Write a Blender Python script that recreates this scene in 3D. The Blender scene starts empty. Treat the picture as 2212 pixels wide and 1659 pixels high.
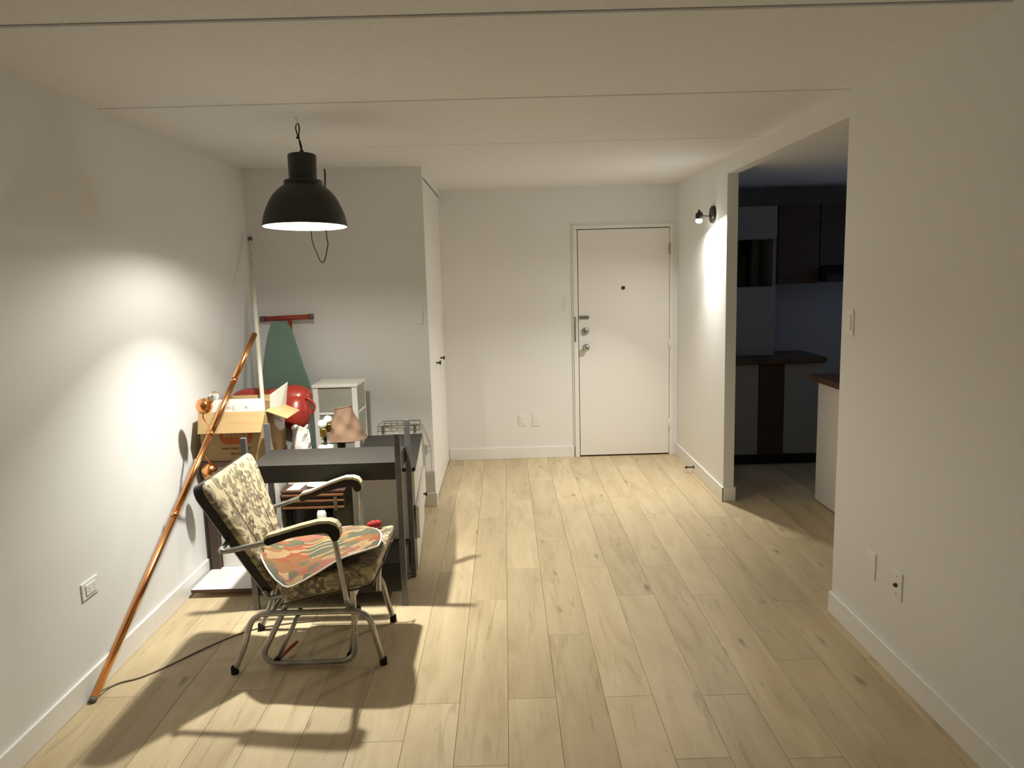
import bpy, bmesh, math, random
from mathutils import Vector, Matrix
random.seed(7)
SC = bpy.context.scene
COL = SC.collection
PI = math.pi

# ------------------------------------------------------------------ camera, world, exposure
cam_d = bpy.data.cameras.new('camera')
cam = bpy.data.objects.new('camera', cam_d)
COL.objects.link(cam)
SC.camera = cam
F_PX, PITCH, ROLL, YAW, CAM_H = 1588.6, .1445, -.0279, .0065, 1.6421
cam_d.sensor_fit = 'HORIZONTAL'
cam_d.sensor_width = 36.0
cam_d.lens = 36.0 * F_PX / 2212.0
cam_d.clip_start = .02
def _cam():
    cy, sy, cp, sp = math.cos(YAW), math.sin(YAW), math.cos(PITCH), math.sin(PITCH)
    fwd = Vector((sy * cp, cy * cp, -sp)); right = Vector((cy, -sy, 0)); up = right.cross(fwd)
    r2 = right * math.cos(ROLL) + up * math.sin(ROLL)
    u2 = -right * math.sin(ROLL) + up * math.cos(ROLL)
    m = Matrix((r2, u2, -fwd)).transposed().to_4x4()
    m.translation = (0, 0, CAM_H)
    return m
cam.matrix_world = _cam()

world = bpy.data.worlds.new('dusk'); SC.world = world
world.use_nodes = True
bg = world.node_tree.nodes['Background']
bg.inputs['Color'].default_value = (.17, .30, .55, 1)
bg.inputs['Strength'].default_value = 1.6
SC.view_settings.view_transform = 'Standard'
SC.view_settings.look = 'None'
SC.view_settings.exposure = 0.12
SC.view_settings.gamma = 1.0
SC.view_settings.use_curve_mapping = False
SC.cycles.max_bounces = 14
SC.cycles.diffuse_bounces = 10
SC.cycles.glossy_bounces = 6
SC.cycles.transmission_bounces = 8
SC.cycles.transparent_max_bounces = 8
SC.cycles.sample_clamp_indirect = 4.0
SC.cycles.caustics_reflective = False
SC.cycles.caustics_refractive = False
SC.cycles.use_denoising = True

# strengths of the two lamps (used in their builders below)
PENDANT_W, PENDANT_GLOW, PENDANT_C = 22.0, 640.0, (1.0, .955, .835)
SCONCE_W, SCONCE_C = 14.0, (1.0, .96, .87)

# ------------------------------------------------------------------ room dimensions (metres)
XL, XR, ZC, YB = -1.734, 1.532, 2.407, 6.556      # left wall, right wall, ceiling, end wall
XC, YR = -.545, 5.20                              # closet front, recess wall
YREAR = -2.6
O1, O2, ZO, WT = 3.341, 5.115, 2.295, .075        # kitchen opening, its head, wall thickness
HB, TB = .104, .012                               # baseboard
KX, KZ, KY0, KYB = 3.7, 2.34, 2.6, 6.6            # kitchen

# ------------------------------------------------------------------ node helpers
def mat(name):
    m = bpy.data.materials.new(name); m.use_nodes = True
    nt = m.node_tree
    return m, nt, nt.nodes['Principled BSDF']
def N(nt, typ, **kw):
    n = nt.nodes.new(typ)
    for k, v in kw.items():
        if k.startswith('i_'):
            n.inputs[k[2:].replace('_', ' ')].default_value = v
        else:
            setattr(n, k, v)
    return n
def ramp(nt, fac, stops, interp='LINEAR'):
    r = N(nt, 'ShaderNodeValToRGB'); cr = r.color_ramp; cr.interpolation = interp
    while len(cr.elements) < len(stops): cr.elements.new(.5)
    for e, (p, c) in zip(cr.elements, stops):
        e.position = p; e.color = (*c, 1) if len(c) == 3 else c
    nt.links.new(fac, r.inputs['Fac'])
    return r.outputs['Color']
def mth(nt, op, a, b=None, c=None):
    n = N(nt, 'ShaderNodeMath', operation=op)
    for i, v in enumerate((a, b, c)):
        if v is None: continue
        if isinstance(v, (int, float)): n.inputs[i].default_value = v
        else: nt.links.new(v, n.inputs[i])
    return n.outputs[0]
def mix(nt, fac, a, b, blend='MIX'):
    n = N(nt, 'ShaderNodeMix', data_type='RGBA', blend_type=blend)
    for sock, v in ((n.inputs['Factor'], fac), (n.inputs['A'], a), (n.inputs['B'], b)):
        if isinstance(v, (int, float)): sock.default_value = v
        elif isinstance(v, tuple): sock.default_value = (*v, 1)
        else: nt.links.new(v, sock)
    return n.outputs['Result']
# the Mix node has several sockets called Factor/A/B/Result: pick the right ones by type
def mixc(nt, fac, a, b, blend='MIX'):
    n = N(nt, 'ShaderNodeMix', data_type='RGBA', blend_type=blend)
    f = [s for s in n.inputs if s.name == 'Factor' and s.type == 'VALUE'][0]
    A = [s for s in n.inputs if s.name == 'A' and s.type == 'RGBA'][0]
    B = [s for s in n.inputs if s.name == 'B' and s.type == 'RGBA'][0]
    R = [s for s in n.outputs if s.type == 'RGBA'][0]
    for sock, v in ((f, fac), (A, a), (B, b)):
        if isinstance(v, (int, float)): sock.default_value = v
        elif isinstance(v, tuple): sock.default_value = (*v, 1)
        else: nt.links.new(v, sock)
    return R
def bump(nt, b, height, strength=.2, dist=.002):
    n = N(nt, 'ShaderNodeBump'); n.inputs['Strength'].default_value = strength; n.inputs['Distance'].default_value = dist
    nt.links.new(height, n.inputs['Height']); nt.links.new(n.outputs['Normal'], b.inputs['Normal'])
def objco(nt): return N(nt, 'ShaderNodeTexCoord').outputs['Object']
def mapping(nt, vec, scale=(1, 1, 1), loc=(0, 0, 0), rot=(0, 0, 0)):
    n = N(nt, 'ShaderNodeMapping'); n.inputs['Scale'].default_value = scale
    n.inputs['Location'].default_value = loc; n.inputs['Rotation'].default_value = rot
    nt.links.new(vec, n.inputs['Vector']); return n.outputs['Vector']
def noise(nt, vec, scale, detail=3, rough=.5, dist=0):
    n = N(nt, 'ShaderNodeTexNoise'); n.inputs['Scale'].default_value = scale; n.inputs['Detail'].default_value = detail
    n.inputs['Roughness'].default_value = rough; n.inputs['Distortion'].default_value = dist
    nt.links.new(vec, n.inputs['Vector']); return n.outputs['Fac']
def plain(name, color, rough=.5, metal=0.0, spec=.5, grain=0.0, gscale=40, var=.06, aniso=(1, 1, 1)):
    """a plain material with a little procedural colour variation and fine relief"""
    m, nt, b = mat(name)
    v = mapping(nt, objco(nt), aniso)
    f = noise(nt, v, gscale, 4)
    lo = tuple(c * (1 - var) for c in color); hi = tuple(min(1, c * (1 + var)) for c in color)
    nt.links.new(ramp(nt, f, [(.3, lo), (.7, hi)]), b.inputs['Base Color'])
    b.inputs['Roughness'].default_value = rough; b.inputs['Metallic'].default_value = metal
    b.inputs['Specular IOR Level'].default_value = spec
    if grain: bump(nt, b, f, grain, .002)
    return m

# ------------------------------------------------------------------ materials
M = {}
M['wall'] = plain('wall_paint', (.818, .823, .830), .62, spec=.25, grain=.10, gscale=160, var=.012)
M['ceil'] = plain('ceiling_stipple', (.805, .815, .835), .85, spec=.15, grain=.9, gscale=85, var=.035)
M['trim'] = plain('trim_paint', (.84, .84, .835), .38, spec=.4, gscale=30, var=.015)
M['doorp'] = plain('door_paint', (.84, .83, .81), .40, spec=.4, grain=.03, gscale=90, var=.012)
M['gap'] = plain('dark_gap', (.035, .022, .014), .9, spec=.1)
M['subfloor'] = plain('underlay', (.26, .19, .115), .9, spec=.1)
M['plate'] = plain('plate_plastic', (.83, .83, .825), .35, gscale=20, var=.01)
M['platedk'] = plain('plate_slot', (.05, .035, .025), .6)
M['steel'] = plain('brushed_steel', (.42, .40, .38), .35, 1.0, gscale=60, aniso=(1, 8, 1))
M['chrome'] = plain('worn_chrome', (.55, .54, .52), .27, 1.0, gscale=25, var=.14)
M['tube'] = plain('worn_aluminium_tube', (.46, .45, .43), .36, .85, gscale=22, var=.2)
M['bronze'] = plain('dark_bronze', (.045, .036, .03), .45, .6)
M['black'] = plain('black_laminate', (.012, .011, .010), .42, spec=.45, gscale=60, var=.2)
M['blacktop'] = plain('charcoal_board', (.030, .029, .026), .5, spec=.4, gscale=70, var=.18)
M['ebony'] = plain('ebony_plastic', (.009, .006, .005), .38, spec=.4)
M['creamv'] = plain('cream_vinyl', (.58, .53, .38), .35, gscale=45, var=.10)
M['post'] = plain('slate_metal_post', (.15, .147, .158), .42, .35, gscale=30, var=.15)
M['rubber'] = plain('rubber', (.02, .018, .016), .8, spec=.2)
M['cap'] = plain('grey_cap', (.13, .11, .10), .6)
M['white'] = plain('white_melamine', (.78, .765, .75), .42, gscale=15, var=.012)
M['whitepl'] = plain('white_plastic', (.86, .85, .80), .38, gscale=12, var=.012)
M['paper'] = plain('white_paper', (.86, .85, .82), .75, spec=.2, grain=.1, gscale=30, var=.03)
M['brownedge'] = plain('brown_edge', (.09, .045, .03), .55)
M['teal'] = plain('teal_cover', (.185, .285, .240), .82, spec=.15, grain=.2, gscale=260, var=.09)
M['redpaint'] = plain('red_metal', (.30, .045, .022), .42, spec=.4, gscale=30, var=.12)
M['redvinyl'] = plain('red_vinyl', (.27, .026, .017), .33, spec=.5, grain=.12, gscale=18, var=.12)
M['redcloth'] = plain('red_cloth', (.34, .035, .035), .85, spec=.2, grain=.3, gscale=90)
M['copper'] = plain('copper', (.78, .36, .14), .24, 1.0, gscale=14, var=.10)
M['brass'] = plain('brass', (.50, .36, .10), .28, 1.0, gscale=20)
M['tan'] = plain('tan_shade', (.215, .14, .095), .85, spec=.15, grain=.25, gscale=190, var=.08)
M['lining'] = plain('white_lining', (.80, .76, .70), .8)
M['darkwood'] = plain('dark_wood', (.055, .030, .018), .5, gscale=9, aniso=(1, 1, 9), var=.35)
M['redwood'] = plain('reddish_wood', (.20, .085, .032), .42, gscale=10, aniso=(1, 9, 9), var=.35)
M['counter'] = plain('brown_counter', (.105, .055, .026), .38, gscale=8, aniso=(1, 8, 1), var=.35)
M['khaki'] = plain('khaki_cloth', (.20, .175, .105), .9, spec=.1, grain=.2, gscale=140)
M['bin'] = plain('dark_bin', (.03, .027, .027), .3, spec=.5)
M['wire'] = plain('steel_wire', (.30, .27, .21), .4, .8)
M['cord'] = plain('grey_cord', (.16, .13, .10), .6)
M['cordk'] = plain('dark_cord', (.035, .022, .016), .7)
M['shadeout'] = plain('dark_enamel', (.022, .022, .017), .5, spec=.4, gscale=30, var=.12)
M['enamel'] = plain('white_enamel', (.86, .83, .78), .5)
M['cabinet'] = plain('dimmed_cabinet_grey', (.30, .30, .295), .45, gscale=12, var=.015)  # white cabinets greyed, kitchen dimness put into the colour; also the carton's grey
M['kwall'] = plain('dimmed_kitchen_paint', (.46, .455, .45), .6, spec=.25, gscale=60, var=.02)  # wall colour darkened to carry the dimness of the kitchen
M['pole'] = plain('cream_painted_pole', (.74, .72, .60), .45, gscale=20)

def emit(name, color, strength):
    m, nt, b = mat(name)
    b.inputs['Base Color'].default_value = (*color, 1)
    b.inputs['Emission Color'].default_value = (*color, 1); b.inputs['Emission Strength'].default_value = strength
    return m
def glass(name, color=(1, 1, 1), rough=.02, alpha=None):
    m, nt, b = mat(name)
    b.inputs['Base Color'].default_value = (*color, 1); b.inputs['Roughness'].default_value = rough
    b.inputs['Transmission Weight'].default_value = 1.0; b.inputs['IOR'].default_value = 1.45
    return m
M['glass'] = glass('clear_glass')
M['clear'] = glass('clear_plastic', (.95, .95, .93), .12)
def frosted():
    m, nt, b = mat('frosted_plastic')
    f = noise(nt, objco(nt), 9, 3)
    nt.links.new(ramp(nt, f, [(.3, (.50, .50, .43)), (.7, (.60, .60, .52))]), b.inputs['Base Color'])
    b.inputs['Roughness'].default_value = .35; b.inputs['Transmission Weight'].default_value = .35
    return m
M['frost'] = frosted()
def opal():
    m, nt, b = mat('opal_glass')
    b.inputs['Base Color'].default_value = (.88, .86, .79, 1); b.inputs['Roughness'].default_value = .12
    b.inputs['Subsurface Weight'].default_value = .3; b.inputs['Subsurface Radius'].default_value = (.02, .02, .018)
    return m
M['opal'] = opal()

def oak():
    m, nt, b = mat('oak_plank')
    oi = N(nt, 'ShaderNodeObjectInfo')
    co = N(nt, 'ShaderNodeTexCoord').outputs['Object']
    off = N(nt, 'ShaderNodeVectorMath', operation='SCALE'); off.inputs['Scale'].default_value = 37.0
    comb = N(nt, 'ShaderNodeCombineXYZ')
    nt.links.new(oi.outputs['Random'], comb.inputs[0]); nt.links.new(oi.outputs['Random'], comb.inputs[1]); nt.links.new(oi.outputs['Random'], comb.inputs[2])
    nt.links.new(comb.outputs[0], off.inputs[0])
    add = N(nt, 'ShaderNodeVectorMath', operation='ADD'); nt.links.new(co, add.inputs[0]); nt.links.new(off.outputs[0], add.inputs[1])
    v = add.outputs[0]
    broad = noise(nt, mapping(nt, v, (7.5, 1.3, 1)), 1.0, 5, .6, 1.0)
    fine = noise(nt, mapping(nt, v, (80, 5, 1)), 1.0, 4, .6, .3)
    col = ramp(nt, broad, [(.25, (.44, .35, .215)), (.42, (.545, .445, .282)), (.58, (.60, .50, .325)), (.78, (.655, .555, .375))])
    fr = ramp(nt, fine, [(.25, (.86, .85, .83)), (.55, (1, 1, 1)), (.8, (1.0, 1.0, 1.0))])
    col = mixc(nt, .45, col, fr, 'MULTIPLY')
    # long darker streaks, cracks and knots
    st = noise(nt, mapping(nt, v, (17, 1.7, 1)), 1.0, 4, .55, 1.6)
    sm = ramp(nt, st, [(.0, (1, 1, 1)), (.31, (1, 1, 1)), (.42, (0, 0, 0)), (1, (0, 0, 0))])
    col = mixc(nt, mth(nt, 'MULTIPLY', sm, .45), col, (.33, .26, .16))
    cr = noise(nt, mapping(nt, v, (30, 2.6, 1)), 1.0, 2, .5, 2.6)
    cm = ramp(nt, cr, [(.0, (1, 1, 1)), (.22, (1, 1, 1)), (.29, (0, 0, 0)), (1, (0, 0, 0))])
    col = mixc(nt, mth(nt, 'MULTIPLY', cm, .42), col, (.24, .19, .12))
    vo = N(nt, 'ShaderNodeTexVoronoi'); vo.inputs['Scale'].default_value = 1.0
    wv_ = noise(nt, mapping(nt, v, (26, 14, 1)), 1.0, 3, .6)
    nt.links.new(mapping(nt, v, (8, 2.6, 1)), vo.inputs['Vector'])
    kn = mth(nt, 'ADD', vo.outputs['Distance'], mth(nt, 'MULTIPLY', mth(nt, 'SUBTRACT', wv_, .5), .28))
    km = ramp(nt, kn, [(.0, (1, 1, 1)), (.05, (.85, .85, .85)), (.15, (0, 0, 0)), (1, (0, 0, 0))])
    kr = N(nt, 'ShaderNodeSeparateColor'); nt.links.new(vo.outputs['Color'], kr.inputs[0])
    kon = mth(nt, 'GREATER_THAN', kr.outputs[0], .42)
    col = mixc(nt, mth(nt, 'MULTIPLY', mth(nt, 'MULTIPLY', km, kon), .7), col, (.205, .155, .10))
    tint = ramp(nt, oi.outputs['Random'], [(0, (.88, .87, .86)), (.5, (.99, .985, .98)), (1, (1.09, 1.085, 1.08))])
    col = mixc(nt, 1.0, col, tint, 'MULTIPLY')
    nt.links.new(col, b.inputs['Base Color'])
    b.inputs['Roughness'].default_value = .46; b.inputs['Specular IOR Level'].default_value = .32
    bump(nt, b, fine, .06, .001)
    return m
M['oak'] = oak()

def cardboard():
    m, nt, b = mat('cardboard')
    v = objco(nt)
    f = noise(nt, mapping(nt, v, (3, 3, 60)), 2.0, 4)
    g = noise(nt, v, 5, 3)
    col = ramp(nt, f, [(.3, (.37, .255, .12)), (.7, (.43, .30, .15))])
    col = mixc(nt, mth(nt, 'MULTIPLY', g, .25), col, (.31, .205, .095))
    nt.links.new(col, b.inputs['Base Color']); b.inputs['Roughness'].default_value = .8; b.inputs['Specular IOR Level'].default_value = .15
    bump(nt, b, f, .08, .001)
    return m
M['card'] = cardboard()

def leaf_layer(nt, vec, scale, aspect, size, keep, petals=0):
    """flat print: one random ellipse (or flower) in every cell of a Voronoi layout, each turned its own way"""
    vo = N(nt, 'ShaderNodeTexVoronoi', voronoi_dimensions='2D'); vo.inputs['Scale'].default_value = scale; vo.inputs['Randomness'].default_value = .85
    nt.links.new(vec, vo.inputs['Vector'])
    sc = N(nt, 'ShaderNodeVectorMath', operation='SCALE'); sc.inputs['Scale'].default_value = 1.0
    nt.links.new(vec, sc.inputs[0])
    d = N(nt, 'ShaderNodeVectorMath', operation='SUBTRACT'); nt.links.new(sc.outputs[0], d.inputs[0]); nt.links.new(vo.outputs['Position'], d.inputs[1])
    s = N(nt, 'ShaderNodeVectorMath', operation='SCALE'); s.inputs['Scale'].default_value = scale; nt.links.new(d.outputs[0], s.inputs[0])
    rc = N(nt, 'ShaderNodeSeparateColor'); nt.links.new(vo.outputs['Color'], rc.inputs[0])
    rot = N(nt, 'ShaderNodeVectorRotate', rotation_type='Z_AXIS'); nt.links.new(s.outputs[0], rot.inputs['Vector'])
    nt.links.new(mth(nt, 'MULTIPLY', rc.outputs[0], 6.283), rot.inputs['Angle'])
    xyz = N(nt, 'ShaderNodeSeparateXYZ'); nt.links.new(rot.outputs[0], xyz.inputs[0])
    if petals:
        ang = mth(nt, 'ARCTAN2', xyz.outputs[1], xyz.outputs[0])
        r = mth(nt, 'SQRT', mth(nt, 'ADD', mth(nt, 'POWER', xyz.outputs[0], 2.0), mth(nt, 'POWER', xyz.outputs[1], 2.0)))
        lim = mth(nt, 'MULTIPLY_ADD', mth(nt, 'COSINE', mth(nt, 'MULTIPLY', ang, petals)), size * .32, size)
        inside = mth(nt, 'LESS_THAN', r, lim)
        hole = mth(nt, 'GREATER_THAN', r, size * .25)
        inside = mth(nt, 'MULTIPLY', inside, hole)
    else:
        # a pointed leaf: |y| below a parabola in x
        ax = mth(nt, 'ABSOLUTE', mth(nt, 'DIVIDE', xyz.outputs[0], size))
        wid = mth(nt, 'MULTIPLY', mth(nt, 'SUBTRACT', 1.0, mth(nt, 'POWER', ax, 2.0)), size * aspect)
        inside = mth(nt, 'LESS_THAN', mth(nt, 'ABSOLUTE', xyz.outputs[1]), wid)
        vein = mth(nt, 'GREATER_THAN', mth(nt, 'ABSOLUTE', xyz.outputs[1]), size * .035)
        inside = mth(nt, 'MULTIPLY', inside, vein)
    on = mth(nt, 'GREATER_THAN', rc.outputs[1], 1 - keep)
    return mth(nt, 'MULTIPLY', inside, on), rc.outputs[2]
def floral():
    m, nt, b = mat('floral_vinyl')
    uv = N(nt, 'ShaderNodeTexCoord').outputs['UV']
    wob = N(nt, 'ShaderNodeTexNoise'); wob.inputs['Scale'].default_value = 14; wob.inputs['Detail'].default_value = 2
    nt.links.new(uv, wob.inputs['Vector'])
    sub = N(nt, 'ShaderNodeVectorMath', operation='MULTIPLY_ADD'); nt.links.new(wob.outputs['Color'], sub.inputs[0])
    sub.inputs[1].default_value = (.018, .018, 0); nt.links.new(uv, sub.inputs[2])
    v = sub.outputs[0]
    cream = ramp(nt, noise(nt, uv, 12, 3), [(.3, (.49, .43, .27)), (.7, (.56, .50, .335))])
    col = cream
    for sc_, asp, sz, keep, off, petals, c0, c1 in (
            (14, .42, .56, .95, (0, 0, 0), 0, (.165, .13, .082), (.29, .25, .165)),
            (19, .34, .58, .85, (3.1, 1.7, 0), 0, (.13, .10, .067), (.27, .235, .16)),
            (11, .3, .30, .6, (7.3, 4.1, 0), 5, (.11, .083, .067), (.23, .19, .14)),
            (34, .45, .5, .45, (1.3, 8.7, 0), 0, (.085, .062, .042), (.22, .187, .12))):
        msk, rnd = leaf_layer(nt, mapping(nt, v, (1, 1, 1), off), sc_, asp, sz, keep, petals)
        col = mixc(nt, mth(nt, 'MULTIPLY', msk, .88), col, ramp(nt, rnd, [(.1, c0), (.9, c1)]))
    nt.links.new(col, b.inputs['Base Color'])
    b.inputs['Roughness'].default_value = .38; b.inputs['Specular IOR Level'].default_value = .45
    return m
M['floral'] = floral()
def kilim():
    m, nt, b = mat('kilim_weave')
    uv = N(nt, 'ShaderNodeTexCoord').outputs['UV']
    wob = noise(nt, uv, 9, 2)
    def cells(scale, off, rot):
        vo = N(nt, 'ShaderNodeTexVoronoi', voronoi_dimensions='2D', distance='MANHATTAN'); vo.inputs['Scale'].default_value = 1
        vo.inputs['Randomness'].default_value = .7
        nt.links.new(mapping(nt, uv, (scale[0], scale[1], 1), off, (0, 0, rot)), vo.inputs['Vector'])
        c = N(nt, 'ShaderNodeSeparateColor'); nt.links.new(vo.outputs['Color'], c.inputs[0]); return c.outputs, vo.outputs['Distance']
    c1, d1 = cells((4.6, 8.0), (.3, .2, 0), .10)
    pal = [(.0, (.085, .105, .075)), (.28, (.255, .08, .045)), (.44, (.235, .12, .058)), (.56, (.27, .12, .09)), (.68, (.09, .105, .08)), (.88, (.34, .24, .125))]
    col = ramp(nt, c1[0], pal, 'CONSTANT')
    c2, d2 = cells((10.5, 17.0), (1.7, 4.2, 0), .10)
    pal2 = [(.0, (.36, .26, .14)), (.22, (.24, .125, .055)), (.42, (.10, .115, .085)), (.68, (.27, .10, .06)), (.85, (.40, .30, .17))]
    col = mixc(nt, mth(nt, 'MULTIPLY', mth(nt, 'GREATER_THAN', c2[1], .60), .92), col, ramp(nt, c2[0], pal2, 'CONSTANT'))
    col = mixc(nt, mth(nt, 'MULTIPLY', ramp(nt, wob, [(.4, (0, 0, 0)), (.7, (1, 1, 1))]), .28), col, (.27, .16, .085))
    sep = N(nt, 'ShaderNodeSeparateXYZ'); nt.links.new(uv, sep.inputs[0])
    wav = mth(nt, 'MULTIPLY_ADD', mth(nt, 'SINE', mth(nt, 'MULTIPLY', sep.outputs[0], 34.0)), .022, sep.outputs[1])
    lines = mth(nt, 'LESS_THAN', mth(nt, 'FRACT', mth(nt, 'MULTIPLY', wav, 13.0)), .22)
    inx = mth(nt, 'LESS_THAN', mth(nt, 'ABSOLUTE', mth(nt, 'SUBTRACT', sep.outputs[0], .50)), .15)
    iny = mth(nt, 'LESS_THAN', mth(nt, 'ABSOLUTE', mth(nt, 'SUBTRACT', sep.outputs[1], .50)), .15)
    lm = mth(nt, 'MULTIPLY', mth(nt, 'MULTIPLY', lines, inx), iny)
    col = mixc(nt, mth(nt, 'MULTIPLY', lm, .85), col, (.47, .35, .195))
    thr = noise(nt, mapping(nt, uv, (40, 150, 1)), 1.0, 3)
    col = mixc(nt, .45, col, ramp(nt, thr, [(.3, (.68, .68, .68)), (.7, (1.1, 1.1, 1.1))]), 'MULTIPLY')
    nt.links.new(col, b.inputs['Base Color']); b.inputs['Roughness'].default_value = .92; b.inputs['Specular IOR Level'].default_value = .1
    bump(nt, b, thr, .35, .002)
    return m
M['kilim'] = kilim()
def striped():
    m, nt, b = mat('striped_paper')
    sep = N(nt, 'ShaderNodeSeparateXYZ'); nt.links.new(objco(nt), sep.inputs[0])
    s = mth(nt, 'SINE', mth(nt, 'MULTIPLY', sep.outputs[1], 520.0))
    nt.links.new(ramp(nt, mth(nt, 'MULTIPLY_ADD', s, .5, .5), [(.2, (.55, .52, .46)), (.7, (.82, .80, .75))]), b.inputs['Base Color'])
    b.inputs['Roughness'].default_value = .8
    return m
M['stripe'] = striped()
M['ink'] = plain('grey_ink', (.38, .36, .33), .8)
M['orange'] = plain('orange_print', (.40, .10, .03), .8, spec=.15)
M['brownink'] = plain('brown_print', (.20, .11, .045), .8, spec=.15)

# ------------------------------------------------------------------ mesh helpers
class B:
    """collects geometry for ONE mesh"""
    def __init__(s): s.bm = bmesh.new(); s.uv = s.bm.loops.layers.uv.new('UVMap')
    def box(s, x0, x1, y0, y1, z0, z1, m=None):
        vs = [s.bm.verts.new((x, y, z)) for z in (z0, z1) for y in (y0, y1) for x in (x0, x1)]
        if m is not None:
            for v in vs: v.co = m @ v.co
        for f in ((0, 2, 3, 1), (4, 5, 7, 6), (0, 1, 5, 4), (2, 6, 7, 3), (0, 4, 6, 2), (1, 3, 7, 5)):
            s.bm.faces.new([vs[i] for i in f])
        return s
    def hexa(s, pts):
        """eight corners, bottom four then top four, both counter-clockwise"""
        vs = [s.bm.verts.new(p) for p in pts]
        for f in ((3, 2, 1, 0), (4, 5, 6, 7), (0, 1, 5, 4), (1, 2, 6, 5), (2, 3, 7, 6), (3, 0, 4, 7)):
            s.bm.faces.new([vs[i] for i in f])
        return s
    def prism(s, poly, axis, a0, a1):
        """polygon (list of 2-tuples in the other two axes, in xyz order) pushed along an axis"""
        def P(p, a):
            q = list(p); q.insert(axis, a); return q
        lo = [s.bm.verts.new(P(p, a0)) for p in poly]; hi = [s.bm.verts.new(P(p, a1)) for p in poly]
        s.bm.faces.new(lo[::-1]); s.bm.faces.new(hi)
        n = len(poly)
        for i in range(n): s.bm.faces.new((lo[i], lo[(i + 1) % n], hi[(i + 1) % n], hi[i]))
        return s
    def tube(s, pts, r, seg=10, smooth=0, caps=True, closed=False):
        pts = [Vector(p) for p in pts]
        rs = list(r) if isinstance(r, (list, tuple)) else [r] * len(pts)
        if smooth:
            P, R = [], []
            n = len(pts)
            rng = n if closed else n - 1
            for i in range(rng):
                g = (lambda k: pts[k % n]) if closed else (lambda k: pts[min(max(k, 0), n - 1)])
                p0, p1, p2, p3 = g(i - 1), g(i), g(i + 1), g(i + 2)
                for k in range(smooth):
                    t = k / smooth
                    P.append(.5 * ((2 * p1) + (p2 - p0) * t + (2 * p0 - 5 * p1 + 4 * p2 - p3) * t * t + (-p0 + 3 * p1 - 3 * p2 + p3) * t ** 3))
                    R.append(rs[i] * (1 - t) + rs[(i + 1) % n] * t)
            if not closed: P.append(pts[-1]); R.append(rs[-1])
            pts, rs = P, R
        n = len(pts)
        tan = []
        for i in range(n):
            a = pts[(i - 1) % n] if (closed or i > 0) else pts[i]
            c = pts[(i + 1) % n] if (closed or i < n - 1) else pts[i]
            t = (c - a); tan.append(t.normalized() if t.length > 1e-9 else Vector((0, 0, 1)))
        u = tan[0].orthogonal().normalized(); rings = []
        for i in range(n):
            if i:
                q = tan[i - 1].rotation_difference(tan[i]); u = (q @ u)
                u = (u - tan[i] * u.dot(tan[i])).normalized()
            w = tan[i].cross(u)
            rings.append([s.bm.verts.new(pts[i] + (u * math.cos(2 * PI * k / seg) + w * math.sin(2 * PI * k / seg)) * rs[i]) for k in range(seg)])
        for i in range(n if closed else n - 1):
            A, C = rings[i], rings[(i + 1) % n]
            for k in range(seg):
                f = s.bm.faces.new((A[k], A[(k + 1) % seg], C[(k + 1) % seg], C[k])); f.smooth = True
        if caps and not closed:
            s.bm.faces.new(rings[0][::-1]); s.bm.faces.new(rings[-1])
        return s
    def lathe(s, prof, c=(0, 0, 0), axis=(0, 0, 1), seg=32, smooth=True):
        """profile of (radius, height) turned about an axis through c"""
        ax = Vector(axis).normalized(); u = ax.orthogonal().normalized(); w = ax.cross(u); c = Vector(c)
        rings = []
        for r, h in prof:
            if r < 1e-6: rings.append([s.bm.verts.new(c + ax * h)])
            else: rings.append([s.bm.verts.new(c + ax * h + (u * math.cos(2 * PI * k / seg) + w * math.sin(2 * PI * k / seg)) * r) for k in range(seg)])
        for A, C in zip(rings, rings[1:]):
            for k in range(seg):
                k2 = (k + 1) % seg
                if len(A) == 1 and len(C) == 1: continue
                if len(A) == 1: f = s.bm.faces.new((A[0], C[k2], C[k]))
                elif len(C) == 1: f = s.bm.faces.new((A[k], A[k2], C[0]))
                else: f = s.bm.faces.new((A[k], A[k2], C[k2], C[k]))
                f.smooth = smooth
        return s
    def ball(s, c, r, seg=20, rings=12, sc=(1, 1, 1)):
        m = Matrix.Translation(c) @ Matrix.Diagonal((r * sc[0], r * sc[1], r * sc[2], 1))
        res = bmesh.ops.create_uvsphere(s.bm, u_segments=seg, v_segments=rings, radius=1.0, matrix=m)
        for v in res['verts']:
            for f in v.link_faces: f.smooth = True
        return s
    def grid(s, fn, nu, nv, flip=False, closed_u=False):
        V = [[s.bm.verts.new(fn(i / nu, j / nv)) for j in range(nv + 1)] for i in range(nu + (0 if closed_u else 1))]
        n = len(V)
        for i in range(n if closed_u else n - 1):
            for j in range(nv):
                i2 = (i + 1) % n
                q = [V[i][j], V[i2][j], V[i2][j + 1], V[i][j + 1]]
                f = s.bm.faces.new(q[::-1] if flip else q); f.smooth = True
                uvs = [(i / nu, j / nv), ((i + 1) / nu, j / nv), ((i + 1) / nu, (j + 1) / nv), (i / nu, (j + 1) / nv)]
                for l in f.loops:
                    k = q.index(l.vert); l[s.uv].uv = uvs[k]
        return s
    def boxuv(s, scale=1.0):
        """flat-projected UVs in metres, face by face"""
        for f in s.bm.faces:
            n = f.normal if f.normal.length else f.normal
            f.normal_update(); n = f.normal
            a = max(range(3), key=lambda i: abs(n[i])); ax = [i for i in range(3) if i != a]
            for l in f.loops: l[s.uv].uv = (l.vert.co[ax[0]] * scale + a * .37, l.vert.co[ax[1]] * scale + a * .73)
        return s
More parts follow.
